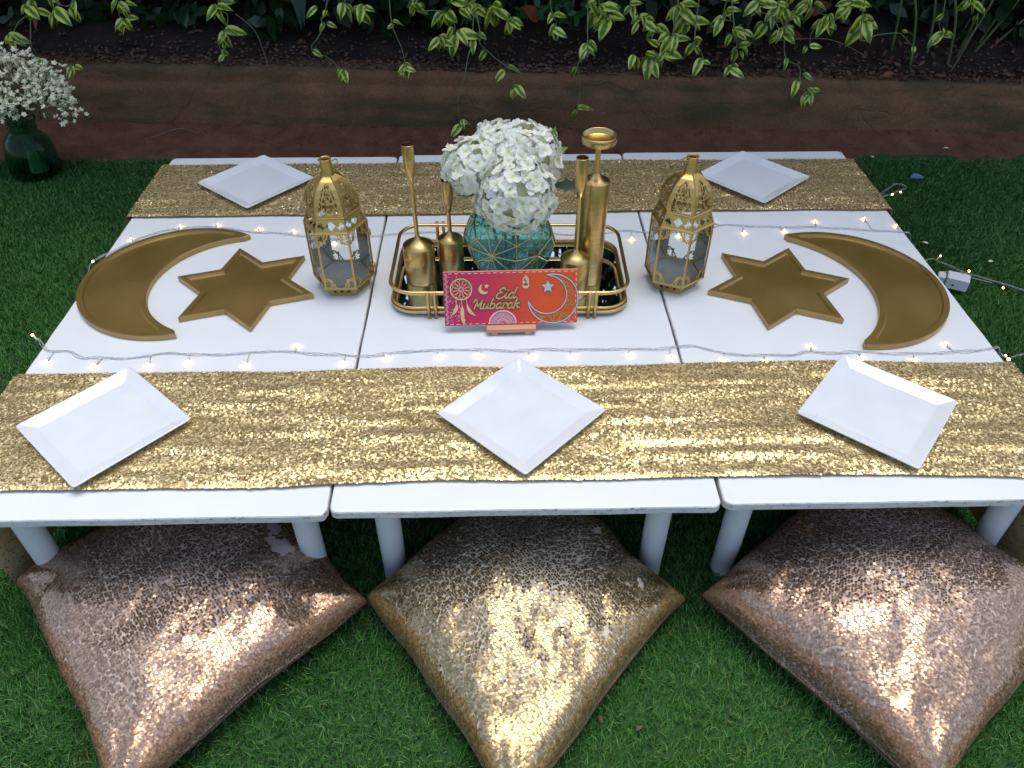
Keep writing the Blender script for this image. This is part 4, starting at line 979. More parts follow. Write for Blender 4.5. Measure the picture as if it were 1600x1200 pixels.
def hydrangea(c, rad, nfl, label, seed, squash=(1, 1, 1), stem_to=None):
    rg = random.Random(seed)
    t = thing('hydrangea', label, 'flower', c, 0, 'white hydrangea heads in the teal vase')
    for k in range(nfl):
        z = 1-2*(k+.5)/nfl
        if z < -.8: continue
        a = k*2.39996; q = math.sqrt(1-z*z); d = Vector((q*math.cos(a), q*math.sin(a), z)) + Vector((rg.gauss(0, .10), rg.gauss(0, .10), rg.gauss(0, .10))); d.normalize()
        rr = rad*rg.uniform(.84, 1.0); o = link('floret', FL[rg.randrange(6)], t)
        n_ = (d + Vector((rg.gauss(0, .26), rg.gauss(0, .26), rg.gauss(0, .26)))).normalized(); o.rotation_mode = 'QUATERNION'
        o.rotation_quaternion = n_.to_track_quat('Z', 'Y') @ Matrix.Rotation(rg.uniform(0, 6.28), 3, 'Z').to_quaternion()
        o.location = (d.x*rr*squash[0], d.y*rr*squash[1], d.z*rr*squash[2]); s = rg.uniform(.9, 1.2); o.scale = (s, s, s)
    v, f = lathe([(0, -rad*.6), (rad*.55, -rad*.35), (rad*.68, 0), (rad*.5, rad*.4), (0, rad*.6)], 12); MB().add(v, f, 0, True).build('core', M['core'], t)
    if stem_to is not None:
        e = Vector(stem_to)-Vector(c); P = catmull([(0, 0, -rad*.4), tuple(Vector((0, 0, -rad*.4)).lerp(e, .45)+Vector((0, 0, .012))), tuple(e)], 6); v, f = tube(P, .0032, 6); MB().add(v, f, 0, True).build('stem', M['hleaf_dark'], t)
    return t
hydrangea((-.080, .650, .550), .061, 130, 'white hydrangea head leaning out on the left of the vase', 1, (1.08, 1, .88), (VX-.012, VY, ZT+.012))
hydrangea((.016, .668, .556), .072, 160, 'white hydrangea head at the top of the bunch, beside the light green leaf', 2, (1.02, 1, .95), (VX+.014, VY+.01, ZT+.012))
hydrangea((-.002, .596, .518), .077, 195, 'largest white hydrangea head, drooping over the front of the vase', 3, (1.0, .95, 1.0), (VX+.004, VY-.012, ZT+.012))
hydrangea((-.035, .69, .572), .050, 90, 'white hydrangea head at the back, between the left and top heads', 4, (1, 1, .9), (VX-.004, VY+.015, ZT+.012))

def lobed_leaf(name, L, W_, mat):
    out = []; prof = [(0, 0), (.12, .30), (.30, .42), (.36, .78), (.50, .46), (.62, .42), (.70, .60), (.78, .28), (1, 0)]
    left = [(-w_*W_/2, t_*L, -.1*L*t_*t_+.06*w_*W_) for t_, w_ in prof]; mid = [(0, t_*L, -.1*L*t_*t_) for t_, w_ in prof]; right = [(-a, b, c) for a, b, c in left]
    vs = left+mid+right; n = len(prof); fs = [(i, n+i, n+i+1, i+1) for i in range(n-1)] + [(n+i, 2*n+i, 2*n+i+1, n+i+1) for i in range(n-1)]
    return MB().add(vs, fs, 0, True).mesh(name, mat)
for (p, d, L, mat, lab) in (((.060, .672, .568), (.32, .1, 1), .052, 'hleaf', 'light green hydrangea leaf standing up at the top right of the bunch'),
                            ((.074, .640, .513), (1, -.15, .1), .062, 'hleaf_dark', 'dark green hydrangea leaf on the right of the bunch'),
                            ((-.060, .632, .512), (-1, -.25, -.12), .060, 'hleaf', 'light green hydrangea leaf sticking out low on the left'),
                            ((-.075, .640, .534), (-1, -.3, -.35), .045, 'hleaf', 'small green hydrangea leaf under the left head'),
                            ((-.044, .615, .500), (-.25, -.5, -1), .060, 'hleaf_dark', 'dark hydrangea leaf hanging over the rim of the vase'),
                            ((.062, .672, .560), (.75, .2, .25), .045, 'hleaf', 'green hydrangea leaf below the upright light one')):
    o = link('hydrangea_leaf', lobed_leaf('hydrangea_leaf', L, L*.62, M[mat]), None, p); o.rotation_mode = 'QUATERNION'; o.rotation_quaternion = orient(d, (.1, -.7, .6)); tag(o, lab, 'leaf', 'hydrangea leaves in the vase')

# ================================================================ PAINTED SIGN ON A SMALL EASEL
SG = thing('painted_sign', 'pink to orange painted wooden sign reading Eid Mubarak, propped on a small easel', 'sign', (-.0145, .466, .3665))
SG.rotation_euler = (R(70), 0, R(1.5))
BW, BH = .258, .106
v, f = prism(rrect(BW, BH, .0015, 2), -.006, 0, .0006); bo = MB().add(v, f).build('board', M['board'], SG)
v, f = prism(rrect(BW+.0006, BH+.0006, .0015, 2), -.0062, -.0012); MB().add(v, f).build('board_edge', M['pine'], SG)
def uv(px, py):                                              # positions measured on the sign's face
    return ((px-188)/1182-.5)*BW, (.5-(py-(150-(px-187)*28/1183))/470)*BH
def ribbon(pts, hw, z, mat, name, parent=SG, mb=None, zt=.0008):
    """flat raised stroke with round ends"""
    own = mb is None; mb = mb or MB(); P = np.array(pts, float); Tn = np.gradient(P, axis=0); Tn /= np.linalg.norm(Tn, axis=1, keepdims=True)+1e-12
    Nn = np.c_[-Tn[:, 1], Tn[:, 0]]; hw = np.broadcast_to(hw, (len(P),)); n = len(P)
    L, Rr = P+Nn*hw[:, None], P-Nn*hw[:, None]
    ends = lambda c, t_, h: [c+h*(math.cos(a)*t_+math.sin(a)*np.array([-t_[1], t_[0]])) for a in np.linspace(PI/2, -PI/2, 5)[1:-1]]
    loop = list(Rr) + ends(P[-1], Tn[-1], hw[-1])[::-1] + list(L[::-1]) + [P[0]-h_ for h_ in [hw[0]*(math.cos(a)*Tn[0]+math.sin(a)*Nn[0]) for a in np.linspace(-PI/2, PI/2, 5)[1:-1]]][::-1]
    m = len(loop)
    vs = [(x, y, z) for x, y in loop]+[(x, y, z+zt) for x, y in loop]; fs = [(j, (j+1) % m, m+(j+1) % m, m+j) for j in range(m)]
    top = m; k = 3
    for i in range(n-1): fs.append((top+i, top+i+1, top+(n+k+n-1-(i+1)), top+(n+k+n-1-i)))
    fs.append(tuple(top+q for q in [n-1]+[n+i for i in range(k)]+[n+k])); fs.append(tuple(top+q for q in [2*n+k-1]+[2*n+k+i for i in range(k)]+[0]))
    mb.add(vs, fs); 
    return mb.build(name, mat, parent) if own else mb
def flat(poly, z0, z1, mat, name, parent=SG):
    bmf = bmesh.new(); b = [bmf.verts.new((x, y, z1)) for x, y in poly]; a = [bmf.verts.new((x, y, z0)) for x, y in poly]; n = len(poly)
    fc = bmf.faces.new(b)
    for j in range(n): bmf.faces.new((a[j], a[(j+1) % n], b[(j+1) % n], b[j]))
    fc.normal_update(); bmesh.ops.triangulate(bmf, faces=[fc]); me = bpy.data.meshes.new(name); bmf.to_mesh(me); bmf.free(); me.materials.append(mat); return link(name, me, parent)
def arc(cx, cy, r_, a0=0, a1=360, n=40): return [(cx+r_*math.cos(R(a)), cy+r_*math.sin(R(a))) for a in np.linspace(a0, a1, n)]
def ring(cx, cy, r_, hw, z, mat, name, parent=SG, n=40, zt=.0008):
    vs, fs = [], []
    for k in range(n):
        a = 2*PI*k/n
        for rr, zz in ((r_+hw, z), (r_+hw, z+zt), (r_-hw, z+zt), (r_-hw, z)): vs.append((cx+rr*math.cos(a), cy+rr*math.sin(a), zz))
    for k in range(n):
        for j in range(3): k2 = (k+1) % n; fs.append((4*k+j, 4*k2+j, 4*k2+j+1, 4*k+j+1))
    return MB().add(vs, fs).build(name, mat, parent)
def pstar(cx, cy, r_, deg=90, ratio=.4): return [(cx+(r_ if k % 2 == 0 else r_*ratio)*math.cos(R(deg+36*k)), cy+(r_ if k % 2 == 0 else r_*ratio)*math.sin(R(deg+36*k))) for k in range(10)]
# letters, drawn as slanted script strokes
G = {
 'E': ([[(.58, .74), (.52, .88), (.36, .90), (.22, .78), (.26, .62), (.44, .54)], [(.44, .54), (.20, .50), (.06, .30), (.12, .08), (.34, .03), (.58, .18)]], .60),
 'i': ([[(.02, .22), (.12, .50), (.08, .18), (.14, .04), (.26, .12)], [(.15, .70), (.16, .74)]], .25),
 'd': ([[(.40, .44), (.26, .51), (.10, .38), (.07, .14), (.18, .03), (.34, .16), (.40, .44)], [(.50, .95), (.42, .45), (.39, .14), (.46, .04), (.58, .14)]], .55),
 'M': ([[(.00, .62), (.04, .80), (.16, .86), (.22, .70), (.18, .36), (.14, .05)], [(.20, .72), (.32, .34), (.38, .26), (.48, .50), (.62, .90)], [(.62, .90), (.57, .40), (.58, .10), (.68, .04), (.78, .14)]], .76),
 'u': ([[(.04, .48), (.02, .20), (.08, .04), (.22, .10), (.34, .48)], [(.34, .48), (.31, .16), (.37, .04), (.48, .14)]], .46),
 'b': ([[(.14, .95), (.06, .45), (.04, .10)], [(.04, .10), (.16, .02), (.33, .12), (.35, .36), (.24, .50), (.08, .36)], [(.33, .40), (.46, .38)]], .44),
 'a': ([[(.36, .44), (.24, .51), (.09, .38), (.06, .14), (.16, .03), (.30, .14), (.37, .46)], [(.38, .50), (.34, .16), (.40, .04), (.50, .14)]], .48),
 'r': ([[(.02, .40), (.10, .50), (.08, .22), (.05, .04)], [(.08, .30), (.18, .47), (.32, .46), (.34, .36)]], .36),
 'k': ([[(.14, .95), (.07, .45), (.04, .04)], [(.38, .46), (.28, .50), (.08, .26)], [(.10, .28), (.26, .22), (.30, .06), (.44, .10)]], .46)}
def word(s, u0, v0, size, sx, slant=.22):
    x = u0
    for ch in s:
        strokes, wd = G[ch]; m1, m2 = MB(), MB()
        for st in strokes:
            P = catmull(st, 5); Q = np.c_[x+(P[:, 0]+slant*P[:, 1])*size*sx, v0+P[:, 1]*size]
            ribbon(Q, size*.105, .0002, None, '', mb=m1, zt=.0010); ribbon(Q, size*.058, .0014, None, '', mb=m2, zt=.0008)
        lo = m2.build('letter', M['lit'], SG); m1.build('letter_edge', M['dark'], lo)
        x += wd*size*sx
word('Eid', *uv(638, 378), .0235, 1.18); word('Mubarak', *uv(434, 470), .0225, 1.18)
# dream catcher
cx, cy = uv(342, 294)
dc = ring(cx, cy, .0205, .0011, .0002, M['ply'], 'dream_catcher', zt=.0014)
ring(cx, cy, .0209, .0021, .00015, M['dark'], 'ring_edge', dc, zt=.0005)
for q in range(12):
    a0 = 360/12*q
    for s_ in (-1, 1):
        P = [(cx+r_*math.cos(R(a0+s_*d)), cy+r_*math.sin(R(a0+s_*d))) for r_, d in ((.0198, 0), (.0145, 15), (.0095, 18), (.005, 10), (.0025, 0))]
        ribbon(catmull(P, 3), .00042, .0002, M['ply'], 'web_thread', dc)
fe = [((298, 385), (298, 425), [(300, 425), (312, 455), (298, 490), (268, 515), (245, 526), (262, 500), (275, 470), (288, 440)]), ((342, 388), (344, 440), [(345, 440), (362, 480), (362, 540), (366, 590), (350, 596), (334, 560), (328, 500), (334, 465)]),
      ((388, 385), (388, 420), [(388, 420), (402, 445), (425, 480), (448, 510), (462, 528), (436, 518), (405, 500), (388, 462)])]
for a, b, poly in fe:
    ribbon([uv(*a), uv((a[0]+b[0])/2, (a[1]+b[1])/2), uv(*b)], .0005, .0002, M['ply'], 'cord', dc)
    pl = [tuple(q) for q in catmull([uv(*q) for q in poly], 3, True)][::-1]
    fo_ = flat(pl, .0002, .0012, M['ply'], 'feather', dc)
# small moon and star, tag, silver star
def moon(cx, cy, r_, off, r2, deg, mat, name, z1=.0012):
    c = np.array([cx, cy]); i_ = c+off*np.array([math.cos(R(deg)), math.sin(R(deg))])
    return flat(crescent_poly(c, r_, i_, r2, 0), .0002, z1, mat, name)
cx, cy = uv(540, 294); moon(cx, cy, .0108, .0052, .0088, 38, M['dark'], 'small_moon_edge', .0006); moon(cx, cy, .0098, .0052, .0086, 38, M['ply'], 'small_moon')
cx, cy = uv(566, 268); flat(pstar(cx, cy, .0054, 80), .0002, .0013, M['ply'], 'small_star')
cx, cy = uv(912, 232)
hx = flat([(cx-.0062, cy-.0085), (cx-.0035, cy-.0122), (cx+.0035, cy-.0122), (cx+.0062, cy-.0085), (cx+.0058, cy+.0070), (cx+.0022, cy+.0112), (cx+.0008, cy+.0140), (cx-.0008, cy+.0140), (cx-.0022, cy+.0112), (cx-.0058, cy+.0070)], .0002, .0012, M['ply'], 'lantern_tag')
c = np.array([cx, cy+.0050]); flat(crescent_poly(c, .0034, c+np.array([.0014, .0008]), .0027, 0), .0011, .0016, M['dark'], 'tag_moon', hx)
for dx, hh in ((-.0036, .004), (-.0018, .005), (0, .0068), (.0018, .005), (.0036, .004)): flat([(cx+dx-.0007, cy-.0062), (cx+dx+.0007, cy-.0062), (cx+dx+.0007, cy-.0062+hh*.8), (cx+dx, cy-.0062+hh), (cx+dx-.0007, cy-.0062+hh*.8)], .0011, .0016, M['dark'], 'minaret', hx)
cx, cy = uv(1107, 272); so = flat(pstar(cx, cy, .0128, 90, .48), .0002, .0016, M['silver'], 'silver_star'); flat(pstar(cx, cy, .0142, 90, .48), .00015, .0007, M['dark'], 'star_edge', so)
# large crescent: two silver outlines and gold scrolls between
ox, oy = uv(1152, 384); ix, iy = uv(1096, 346)
def thru(p, q, s_):                                           # circle through three points
    (ax, ay), (bx, by), (cx_, cy_) = p, q, s_; d = 2*(ax*(by-cy_)+bx*(cy_-ay)+cx_*(ay-by))
    ux = ((ax*ax+ay*ay)*(by-cy_)+(bx*bx+by*by)*(cy_-ay)+(cx_*cx_+cy_*cy_)*(ay-by))/d; uy = ((ax*ax+ay*ay)*(cx_-bx)+(bx*bx+by*by)*(ax-cx_)+(cx_*cx_+cy_*cy_)*(bx-ax))/d
    return np.array([ux, uy]), math.hypot(ax-ux, ay-uy)
A_, B_ = uv(1083, 176), uv(932, 380)
co_, ro_ = thru(A_, B_, uv(1352, 470)); ci_, ri_ = thru(A_, B_, uv(1262, 400))
cp = np.array(crescent_poly(co_, ro_, ci_, ri_, 0))
no = 58; lo = ribbon(cp[:no], .0011, .0002, M['silver'], 'crescent_outline'); ribbon(cp[no:], .0010, .0002, M['silver'], 'crescent_outline'); ribbon(cp[:no], .0018, .00012, M['dark'], 'outline_edge', lo, zt=.0004); ribbon(cp[no:], .0017, .00012, M['dark'], 'outline_edge', lo, zt=.0004)
def spiral(px, py, r_, a0, turns, sgn=1, tail=None):
    c = uv(px, py); P = [(c[0]+r_*(1-.72*k)*math.cos(R(a0)+sgn*turns*2*PI*k), c[1]+r_*(1-.72*k)*math.sin(R(a0)+sgn*turns*2*PI*k)) for k in np.linspace(0, 1, 16)]
    P = ([uv(*q) for q in tail] if tail else [])+P
    return catmull(P, 2)
for a in ((1268, 255, .0052, 200, 1.1, -1, [(1245, 290)]), (1318, 312, .0060, 100, 1.2, 1, [(1282, 262), (1300, 275)]), (1290, 372, .0064, 250, 1.2, 1, [(1350, 420), (1320, 432)]), (1280, 452, .0055, 40, 1.1, 1, [(1320, 400), (1308, 430)]),
          (1182, 520, .0052, 220, 1.1, -1, [(1120, 530), (1150, 570)]), (1248, 530, .0060, 150, 1.15, -1, [(1170, 578), (1210, 560)])):
    sp_ = spiral(*a); ribbon(sp_, .00075, .0002, M['ochre'], 'scroll')
for poly in ([(985, 500), (1040, 530), (1075, 545), (1110, 530), (1150, 572), (1210, 570), (1260, 535), (1310, 520), (1345, 455)], [(1018, 520), (1050, 556), (1062, 540)], [(1240, 290), (1262, 240), (1225, 210)]):
    ribbon(catmull([uv(*q) for q in poly], 5), .0010, .0002, M['ochre'], 'scroll')
# half mandala at the lower edge
cx, cy = uv(704, 600)
for r_, hw, m_ in ((.0262, .0011, 'pinkwhite'), (.0212, .0009, 'mauve'), (.0150, .0012, 'mauve'), (.0102, .0008, 'pinkwhite'), (.0060, .0010, 'mauve')): ribbon(arc(cx, cy, r_, 2, 178, 30), hw, .0001, M[m_], 'mandala_arc', zt=.0004)
mb = MB()
for r_, nn_, s_ in ((.0240, 26, .0007), (.0182, 20, .0012), (.0128, 13, .0008), (.0082, 8, .0008)):
    for a in np.linspace(4, 176, nn_): px_, py_ = cx+r_*math.cos(R(a)), cy+r_*math.sin(R(a)); mb.add([(px_+s_*math.cos(q), py_+s_*math.sin(q), .0004) for q in np.linspace(0, 2*PI, 7)[:-1]], [tuple(range(6))])
mb.build('mandala_dots', M['pinkwhite'], SG, kind='stuff')
# stitched dashes, zigzag and dots
mb = MB()
for row in (0, 1):
    for k in range(20):
        u0 = -BW/2+.010+k*.0123; v0 = (BH/2-.0030) if row == 0 else (-BH/2+.0028); dv = 0
        mb.add([(u0, v0-.0006, .0004), (u0+.0068, v0-.0006, .0004), (u0+.0068, v0+.0006, .0004), (u0, v0+.0006, .0004)], [(0, 1, 2, 3)])
for k in range(9): v0 = -BH/2+.008+k*.0108; mb.add([(BW/2-.0035, v0, .0004), (BW/2-.0024, v0, .0004), (BW/2-.0024, v0+.0062, .0004), (BW/2-.0035, v0+.0062, .0004)], [(0, 1, 2, 3)])
mb.build('stitch_marks', M['pinkwhite'], SG, kind='stuff')
for off in (0, .0026): ribbon([(-BW/2+.0022+off+(.0042 if k % 2 else 0), -BH/2+.003+k*.0050) for k in range(21)], .0005, .0001, M['mauve'] if off else M['pinkwhite'], 'zigzag', zt=.0003)
mb = MB(); rg = random.Random(5)
for k in range(260):
    if k < 170: u_, v_ = rg.uniform(-BW/2+.010, -BW/2+.052), rg.uniform(-BH/2+.006, BH/2-.008); ok = math.hypot(u_-uv(342, 294)[0], v_-uv(342, 294)[1]) > .0235 and u_ < -BW/2+.044-.010*math.sin((v_/BH+.5)*PI)
    else: u_, v_ = rg.uniform(BW/2-.055, BW/2-.005), rg.uniform(-BH/2+.006, BH/2-.006); ok = math.hypot(u_-co_[0], v_-co_[1]) > ro_+.0028
    if not ok: continue
    s_ = rg.uniform(.0005, .0010); mb.add([(u_+s_*math.cos(q), v_+s_*math.sin(q), .0004) for q in np.linspace(0, 2*PI, 7)[:-1]], [tuple(range(6))])
mb.build('painted_dots', M['pinkwhite'], SG, kind='stuff')

ez = thing('easel', 'small pale pine easel holding the Eid Mubarak sign', 'easel', (-.0145, .455, T))
ez.rotation_euler[2] = R(1.5)
def bar(p, q, w_, d_, name, parent, mat):
    p, q = Vector(p), Vector(q); z = (q-p).normalized(); x = Vector((1, 0, 0)) if abs(z.x) < .9 else Vector((0, 0, 1)); x = (x-z*x.dot(z)).normalized(); y = z.cross(x)
    vs = [c_+x*sx*w_/2+y*sy*d_/2 for c_ in (p, q) for sx, sy in ((-1, -1), (1, -1), (1, 1), (-1, 1))]
    return MB().add(vs, [(3, 2, 1, 0), (4, 5, 6, 7), (0, 1, 5, 4), (1, 2, 6, 5), (2, 3, 7, 6), (3, 0, 4, 7)]).build(name, mat, parent)
bar((-.048, -.012, .0115), (.048, -.012, .0115), .008, .020, 'ledge', ez, M['pine'])
for sx in (-1, 1):
    bar((sx*.034, -.012, .0003), (sx*.031, -.012, .0085), .012, .018, 'foot', ez, M['pine']); bar((sx*.034, .005, .0012), (sx*.015, .046, .092), .010, .006, 'leg', ez, M['pine'])
bar((0, .075, .002), (0, .052, .090), .009, .005, 'back_leg', ez, M['pine']); bar((-.024, .036, .064), (.024, .036, .064), .008, .005, 'crossbar', ez, M['pine'])


# ================================================================ FAIRY LIGHTS
BULB = MB(); v, f = lathe([(0, -.0003), (.0019, .0006), (.0023, .0025), (.0018, .0048), (.0, .0062)], 12); BULB = BULB.add(v, f, 0, True).mesh('bulb', M['bulb'])
v, f = lathe([(.0011, -.013), (.0017, -.010), (.0021, -.001), (.0023, .0004), (.0, .0006)], 8); SOCK = MB().add(v, f, 0, True).mesh('socket', M['socket'])
def light_string(label, pts, bulbs, seed):
    rg = random.Random(seed); t = thing('light_string', label, 'fairy lights', pts[0], 0, 'strings of warm fairy lights'); o0 = np.array(pts[0], float)
    P = catmull(pts, 6)-o0; s = np.linalg.norm(np.diff(P, axis=0), axis=1).cumsum(); s = np.r_[0, s]
    for ph in (0, PI, 1.5):
        Q = P.copy(); tn = np.gradient(P, axis=0); tn /= np.linalg.norm(tn, axis=1, keepdims=True)+1e-9; side = np.c_[-tn[:, 1], tn[:, 0], 0*tn[:, 0]]
        am = .0018+.0034*np.abs(vnoise(s*9, s*0, seed+3)); Q += side*(np.sin(s*70+ph)*am)[:, None]; Q[:, 2] += .0010+.0010*np.cos(s*70+ph)
        v, f = tube(Q, .00055, 4); MB().add(v, f, 0, True).build('wire', M['wire'], t)
    for b in bulbs:
        b = Vector(b)-Vector(pts[0]); k = int(np.argmin(((P-np.array(b))**2).sum(1))); a = Vector(P[k]); d = (b-a)
        if d.length < .006: d = Vector((rg.uniform(-.3, .3), -1, .1))*.01
        d.z = max(d.z, 0)*.5+rg.uniform(.0, .0015); d.normalize()
        o = link('bulb', BULB, t); o.rotation_mode = 'QUATERNION'; o.rotation_quaternion = d.to_track_quat('Z', 'Y'); o.location = b + Vector((0, 0, .0012))
        link('socket', SOCK, o)
        L = (b-a).length-.012
        if L > .003: v, f = tube([tuple(a), tuple(a.lerp(b, .6)+Vector((0, 0, .001))), tuple(b-d*.012+Vector((0, 0, .001)))], .0007, 4); MB().add(v, f, 0, True).build('lead', M['wire'], t)
    return t
z = T+.0012
FP = [(-.960, .47, .235), (-.952, .455, .275), (-.932, .437, .3015)]+[(x, y, z) for x, y in ((-.902, .405), (-.884, .399), (-.856, .397), (-.825, .379), (-.798, .379), (-.754, .374), (-.703, .381), (-.663, .389), (-.583, .382), (-.5, .388), (-.452, .391), (-.402, .382), (-.354, .38), (-.304, .373), (-.257, .378), (-.197, .386), (-.136, .389), (-.075, .388), (-.014, .383), (.047, .387), (.108, .384), (.17, .385), (.231, .384), (.28, .385), (.331, .392), (.353, .385), (.386, .369), (.424, .363), (.464, .362), (.515, .361), (.549, .37), (.584, .365), (.645, .368), (.703, .362), (.761, .361), (.843, .364), (.905, .373))]+[(.924, .376, .298), (.945, .39, .25), (1.0, .45, .12), (1.10, .52, .02), (1.206, .665, .022), (1.30, .70, .022), (1.48, .78, .022)]
FB = [(-.945, .448, .300)]+[(x, y, z+.001) for x, y in ((-.886, .37), (-.791, .357), (-.693, .357), (-.622, .365), (-.512, .355), (-.427, .403), (-.331, .357), (-.252, .370), (-.152, .373), (-.077, .374), (.022, .370), (.101, .370), (.211, .371), (.287, .364), (.386, .353), (.464, .348), (.56, .384), (.647, .354), (.746, .345), (.824, .385))]+[(.938, .362, .285), (1.206, .675, .026)]
light_string('warm fairy light string lying along the near side of the tables', FP, FB, 3)
BP = [(-.965, .70, .22), (-.945, .715, .285), (-.921, .731, z)]+[(x, y, z) for x, y in ((-.898, .760), (-.877, .788), (-.852, .818), (-.813, .842), (-.754, .857), (-.68, .852), (-.615, .833), (-.577, .829), (-.539, .823), (-.498, .816), (-.447, .801), (-.388, .8), (-.33, .81), (-.283, .815), (-.228, .823), (-.153, .824), (-.079, .817), (-.005, .81), (.07, .814), (.144, .807), (.202, .812), (.258, .823), (.309, .816), (.369, .815), (.452, .826), (.494, .845), (.566, .838), (.639, .833), (.713, .832), (.807, .819), (.905, .806))]+[(.928, .806, .294), (.955, .83, .24), (1.05, .95, .12), (1.14, 1.06, .04), (1.214, 1.125, .022), (1.234, 1.107, .022), (1.259, 1.08, .022), (1.284, 1.047, .022), (1.316, 1.027, .022), (1.363, .994, .022), (1.42, .956, .022), (1.60, .90, .022)]
BB = [(-.930, .712, .302)]+[(x, y, z+.001) for x, y in ((-.877, .803), (-.784, .857), (-.699, .864), (-.596, .844), (-.515, .831), (-.411, .782), (-.349, .786), (-.165, .829), (.271, .789), (.381, .801), (.476, .858), (.538, .812), (.632, .818), (.718, .854), (.841, .864), (.905, .83))]+[(1.237, 1.122, .03), (1.286, 1.043, .03), (1.343, .964, .03)]
light_string('warm fairy light string lying along the far side of the trays and lanterns', BP, BB, 9)
light_string('loose loop of fairy lights on the grass behind the far right corner of the tables', [(.96, 1.34, .10), (1.08, 1.42, .03), (1.203, 1.502, .024), (1.25, 1.54, .026), (1.291, 1.576, .026), (1.316, 1.558, .026), (1.29, 1.53, .026), (1.23, 1.50, .024), (1.12, 1.44, .024), (1.0, 1.33, .06)], [(1.245, 1.496, .03), (1.278, 1.512, .03)], 15)


# ================================================================ GREEN JAR WITH SMALL WHITE FLOWERS
t = thing('glass_jar', 'dark green glass jar on the grass at the left, holding small white flowers', 'jar', (-1.615, 1.742, .004)); t.rotation_euler = (0, R(5), 0)
pr = [(0, .001), (.060, .001), (.074, .006), (.080, .018), (.081, .05), (.078, .095), (.066, .128), (.050, .148), (.043, .158), (.0425, .166), (.046, .170), (.0425, .175), (.0425, .186), (.0465, .190), (.0475, .195), (.0465, .200)]
inn = [(r_-.004, z_) for r_, z_ in pr[::-1] if z_ > .01]+[(.066, .012), (0, .010)]
v, f = lathe(pr+inn, 40); MB().add(v, f, 0, True).build('glass_body', M['jar'], t)
bq = thing('flower_bunch', 'bunch of tiny white flowers on thin green stems standing in the green jar', 'flowers', (-1.600, 1.742, .02))
rg = np.random.default_rng(77); mb = MB(); tips = []
for k in range(190):
    a, q = rg.uniform(0, 6.28), rg.uniform(0, 1)**.5; tx, ty, tz = .17*q*math.cos(a)*1.15, .125*q*math.sin(a), .345-.105*q*q+rg.normal(0, .03)
    nx, ny = .030*q*math.cos(a), .030*q*math.sin(a)
    P = catmull([(-.03*math.cos(a*1.7), .03*math.sin(a*1.7), .0), (nx*.6, ny*.6, .10), (nx, ny, .185), (tx*.7, ty*.7, tz*.55+.10), (tx, ty, tz)], 4)
    v, f = tube(P, .0011, 3, cap=False); mb.add(v, f)
    for j in range(6):
        e = np.array([tx, ty, tz])+rg.normal(0, .020, 3)*np.array([1, 1, .8]); b = P[-4]; v, f = tube([tuple(b), tuple((b+e)/2+np.array([0, 0, .004])), tuple(e)], .0006, 3, cap=False); mb.add(v, f); tips.append(e)
mb.build('stems', M['stem'], bq, kind='stuff')
tips = np.array(tips); mb = MB()
for e in tips:
    s = rg.uniform(.007, .0125); n_ = rg.normal(0, 1, 3)+np.array([0, -.6, 1.0]); n_ /= np.linalg.norm(n_); u_ = np.cross(n_, rg.normal(0, 1, 3)); u_ /= np.linalg.norm(u_); w_ = np.cross(n_, u_)
    ring_ = [e+s*(math.cos(q)*u_+math.sin(q)*w_)*(1 if i % 2 else .6)+n_*s*(.35 if i % 2 else .15) for i, q in enumerate(np.linspace(0, 2*PI, 11)[:-1])]
    vs = [tuple(p) for p in ring_]+[tuple(e-n_*s*.45), tuple(e+n_*s*.5)]
    mb.add(vs, [(i, (i+1) % 10, 11) for i in range(10)]+[((i+1) % 10, i, 10) for i in range(10)])
mb.build('blossoms', M['floret'], bq, kind='stuff')
C = tips[rg.integers(0, len(tips), 150)]+rg.normal(0, .02, (150, 3))-np.array([0, 0, .03])
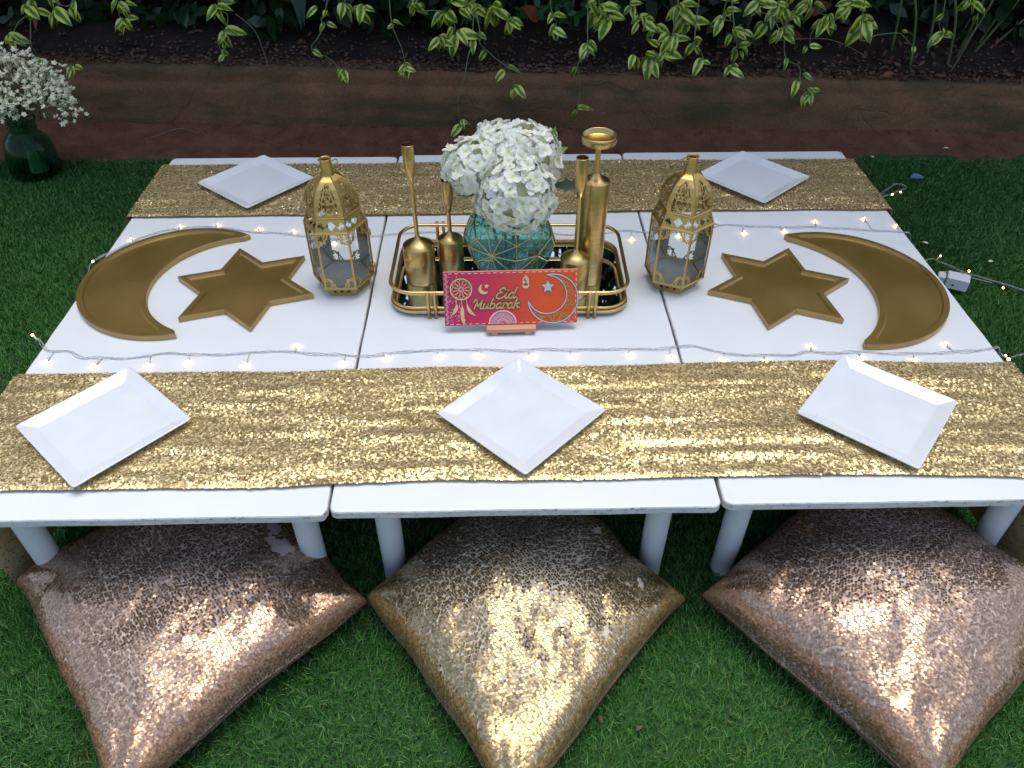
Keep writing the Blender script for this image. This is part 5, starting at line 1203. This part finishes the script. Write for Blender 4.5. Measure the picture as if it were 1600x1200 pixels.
o = bulk('leaves', leaf_hex(C, rg.uniform(.02, .04, 150), rg, -.2, .3), 6, M['mleaf'], bq); o['kind'] = 'stuff'


# ================================================================ SMALL THINGS
t = thing('battery_box', 'small white plastic battery box of the fairy lights, on the grass at the right', 'battery box', (1.222, .985, .022), R(-28))
v, f = prism(rrect(.056, .040, .004, 3), 0, .034, .002); MB().add(v, f).build('case', M['plastic'], t)
v, f = prism(rrect(.020, .030, .003, 3), .002, .026, .002); o = MB().add(v, f).build('cover', M['plastic'], t); o.location = (-.040, .004, 0)
v, f = box(-.012, -.006, -.0212, -.0195, .012, .016); MB().add(v, f).build('switch', M['cap_dark'], t)
P = catmull([(-.05, .02, .015), (-.03, .05, .01), (.03, .06, .004), (.09, .06, .004)], 5); v, f = tube(P, .0011, 5); MB().add(v, f, 0, True).build('lead', M['wire'], t)
sc_ = leaf_mesh('paper_scrap', .055, .030, M['blue'], .5, .1); o = link('paper_scrap', sc_, None, (1.36, 1.62, .026)); o.rotation_euler = (0, R(12), R(-80)); tag(o, 'small crumpled blue scrap on the grass behind the right corner', 'scrap')
pt = leaf_mesh('fallen_petal', .030, .018, M['floret'], .3, .3)
for (x, y, rz_, lab) in ((1.246, 1.212, 40, 'small white petal on the grass just right of the fairy light bulbs'), (1.38, 1.111, -70, 'white petal on the grass further right of the battery box'), (1.30, 1.79, 20, 'white petal at the edge of the soil on the right'), (1.60, 1.86, 70, 'pale scrap of petal on the soil at the far right')):
    o = link('fallen_petal', pt, None, (x, y, .019)); o.rotation_euler = (R(10), 0, R(rz_)); o.scale = (.65, .65, .65); tag(o, lab, 'petal')
br = leaf_mesh('bark_chip', .020, .009, M['bark'], .2, .1)
for (x, y, rz_, lab) in ((.117, -.204, 20, 'tiny brown leaf chip on the grass right of the middle cushion'), (.168, -.217, -60, 'tiny darker chip on the grass, further right of the middle cushion')):
    o = link('bark_chip', br, None, (x, y, .020)); o.rotation_euler = (R(5), 0, R(rz_)); o.scale = (.7, .7, .7); tag(o, lab, 'leaf chip')
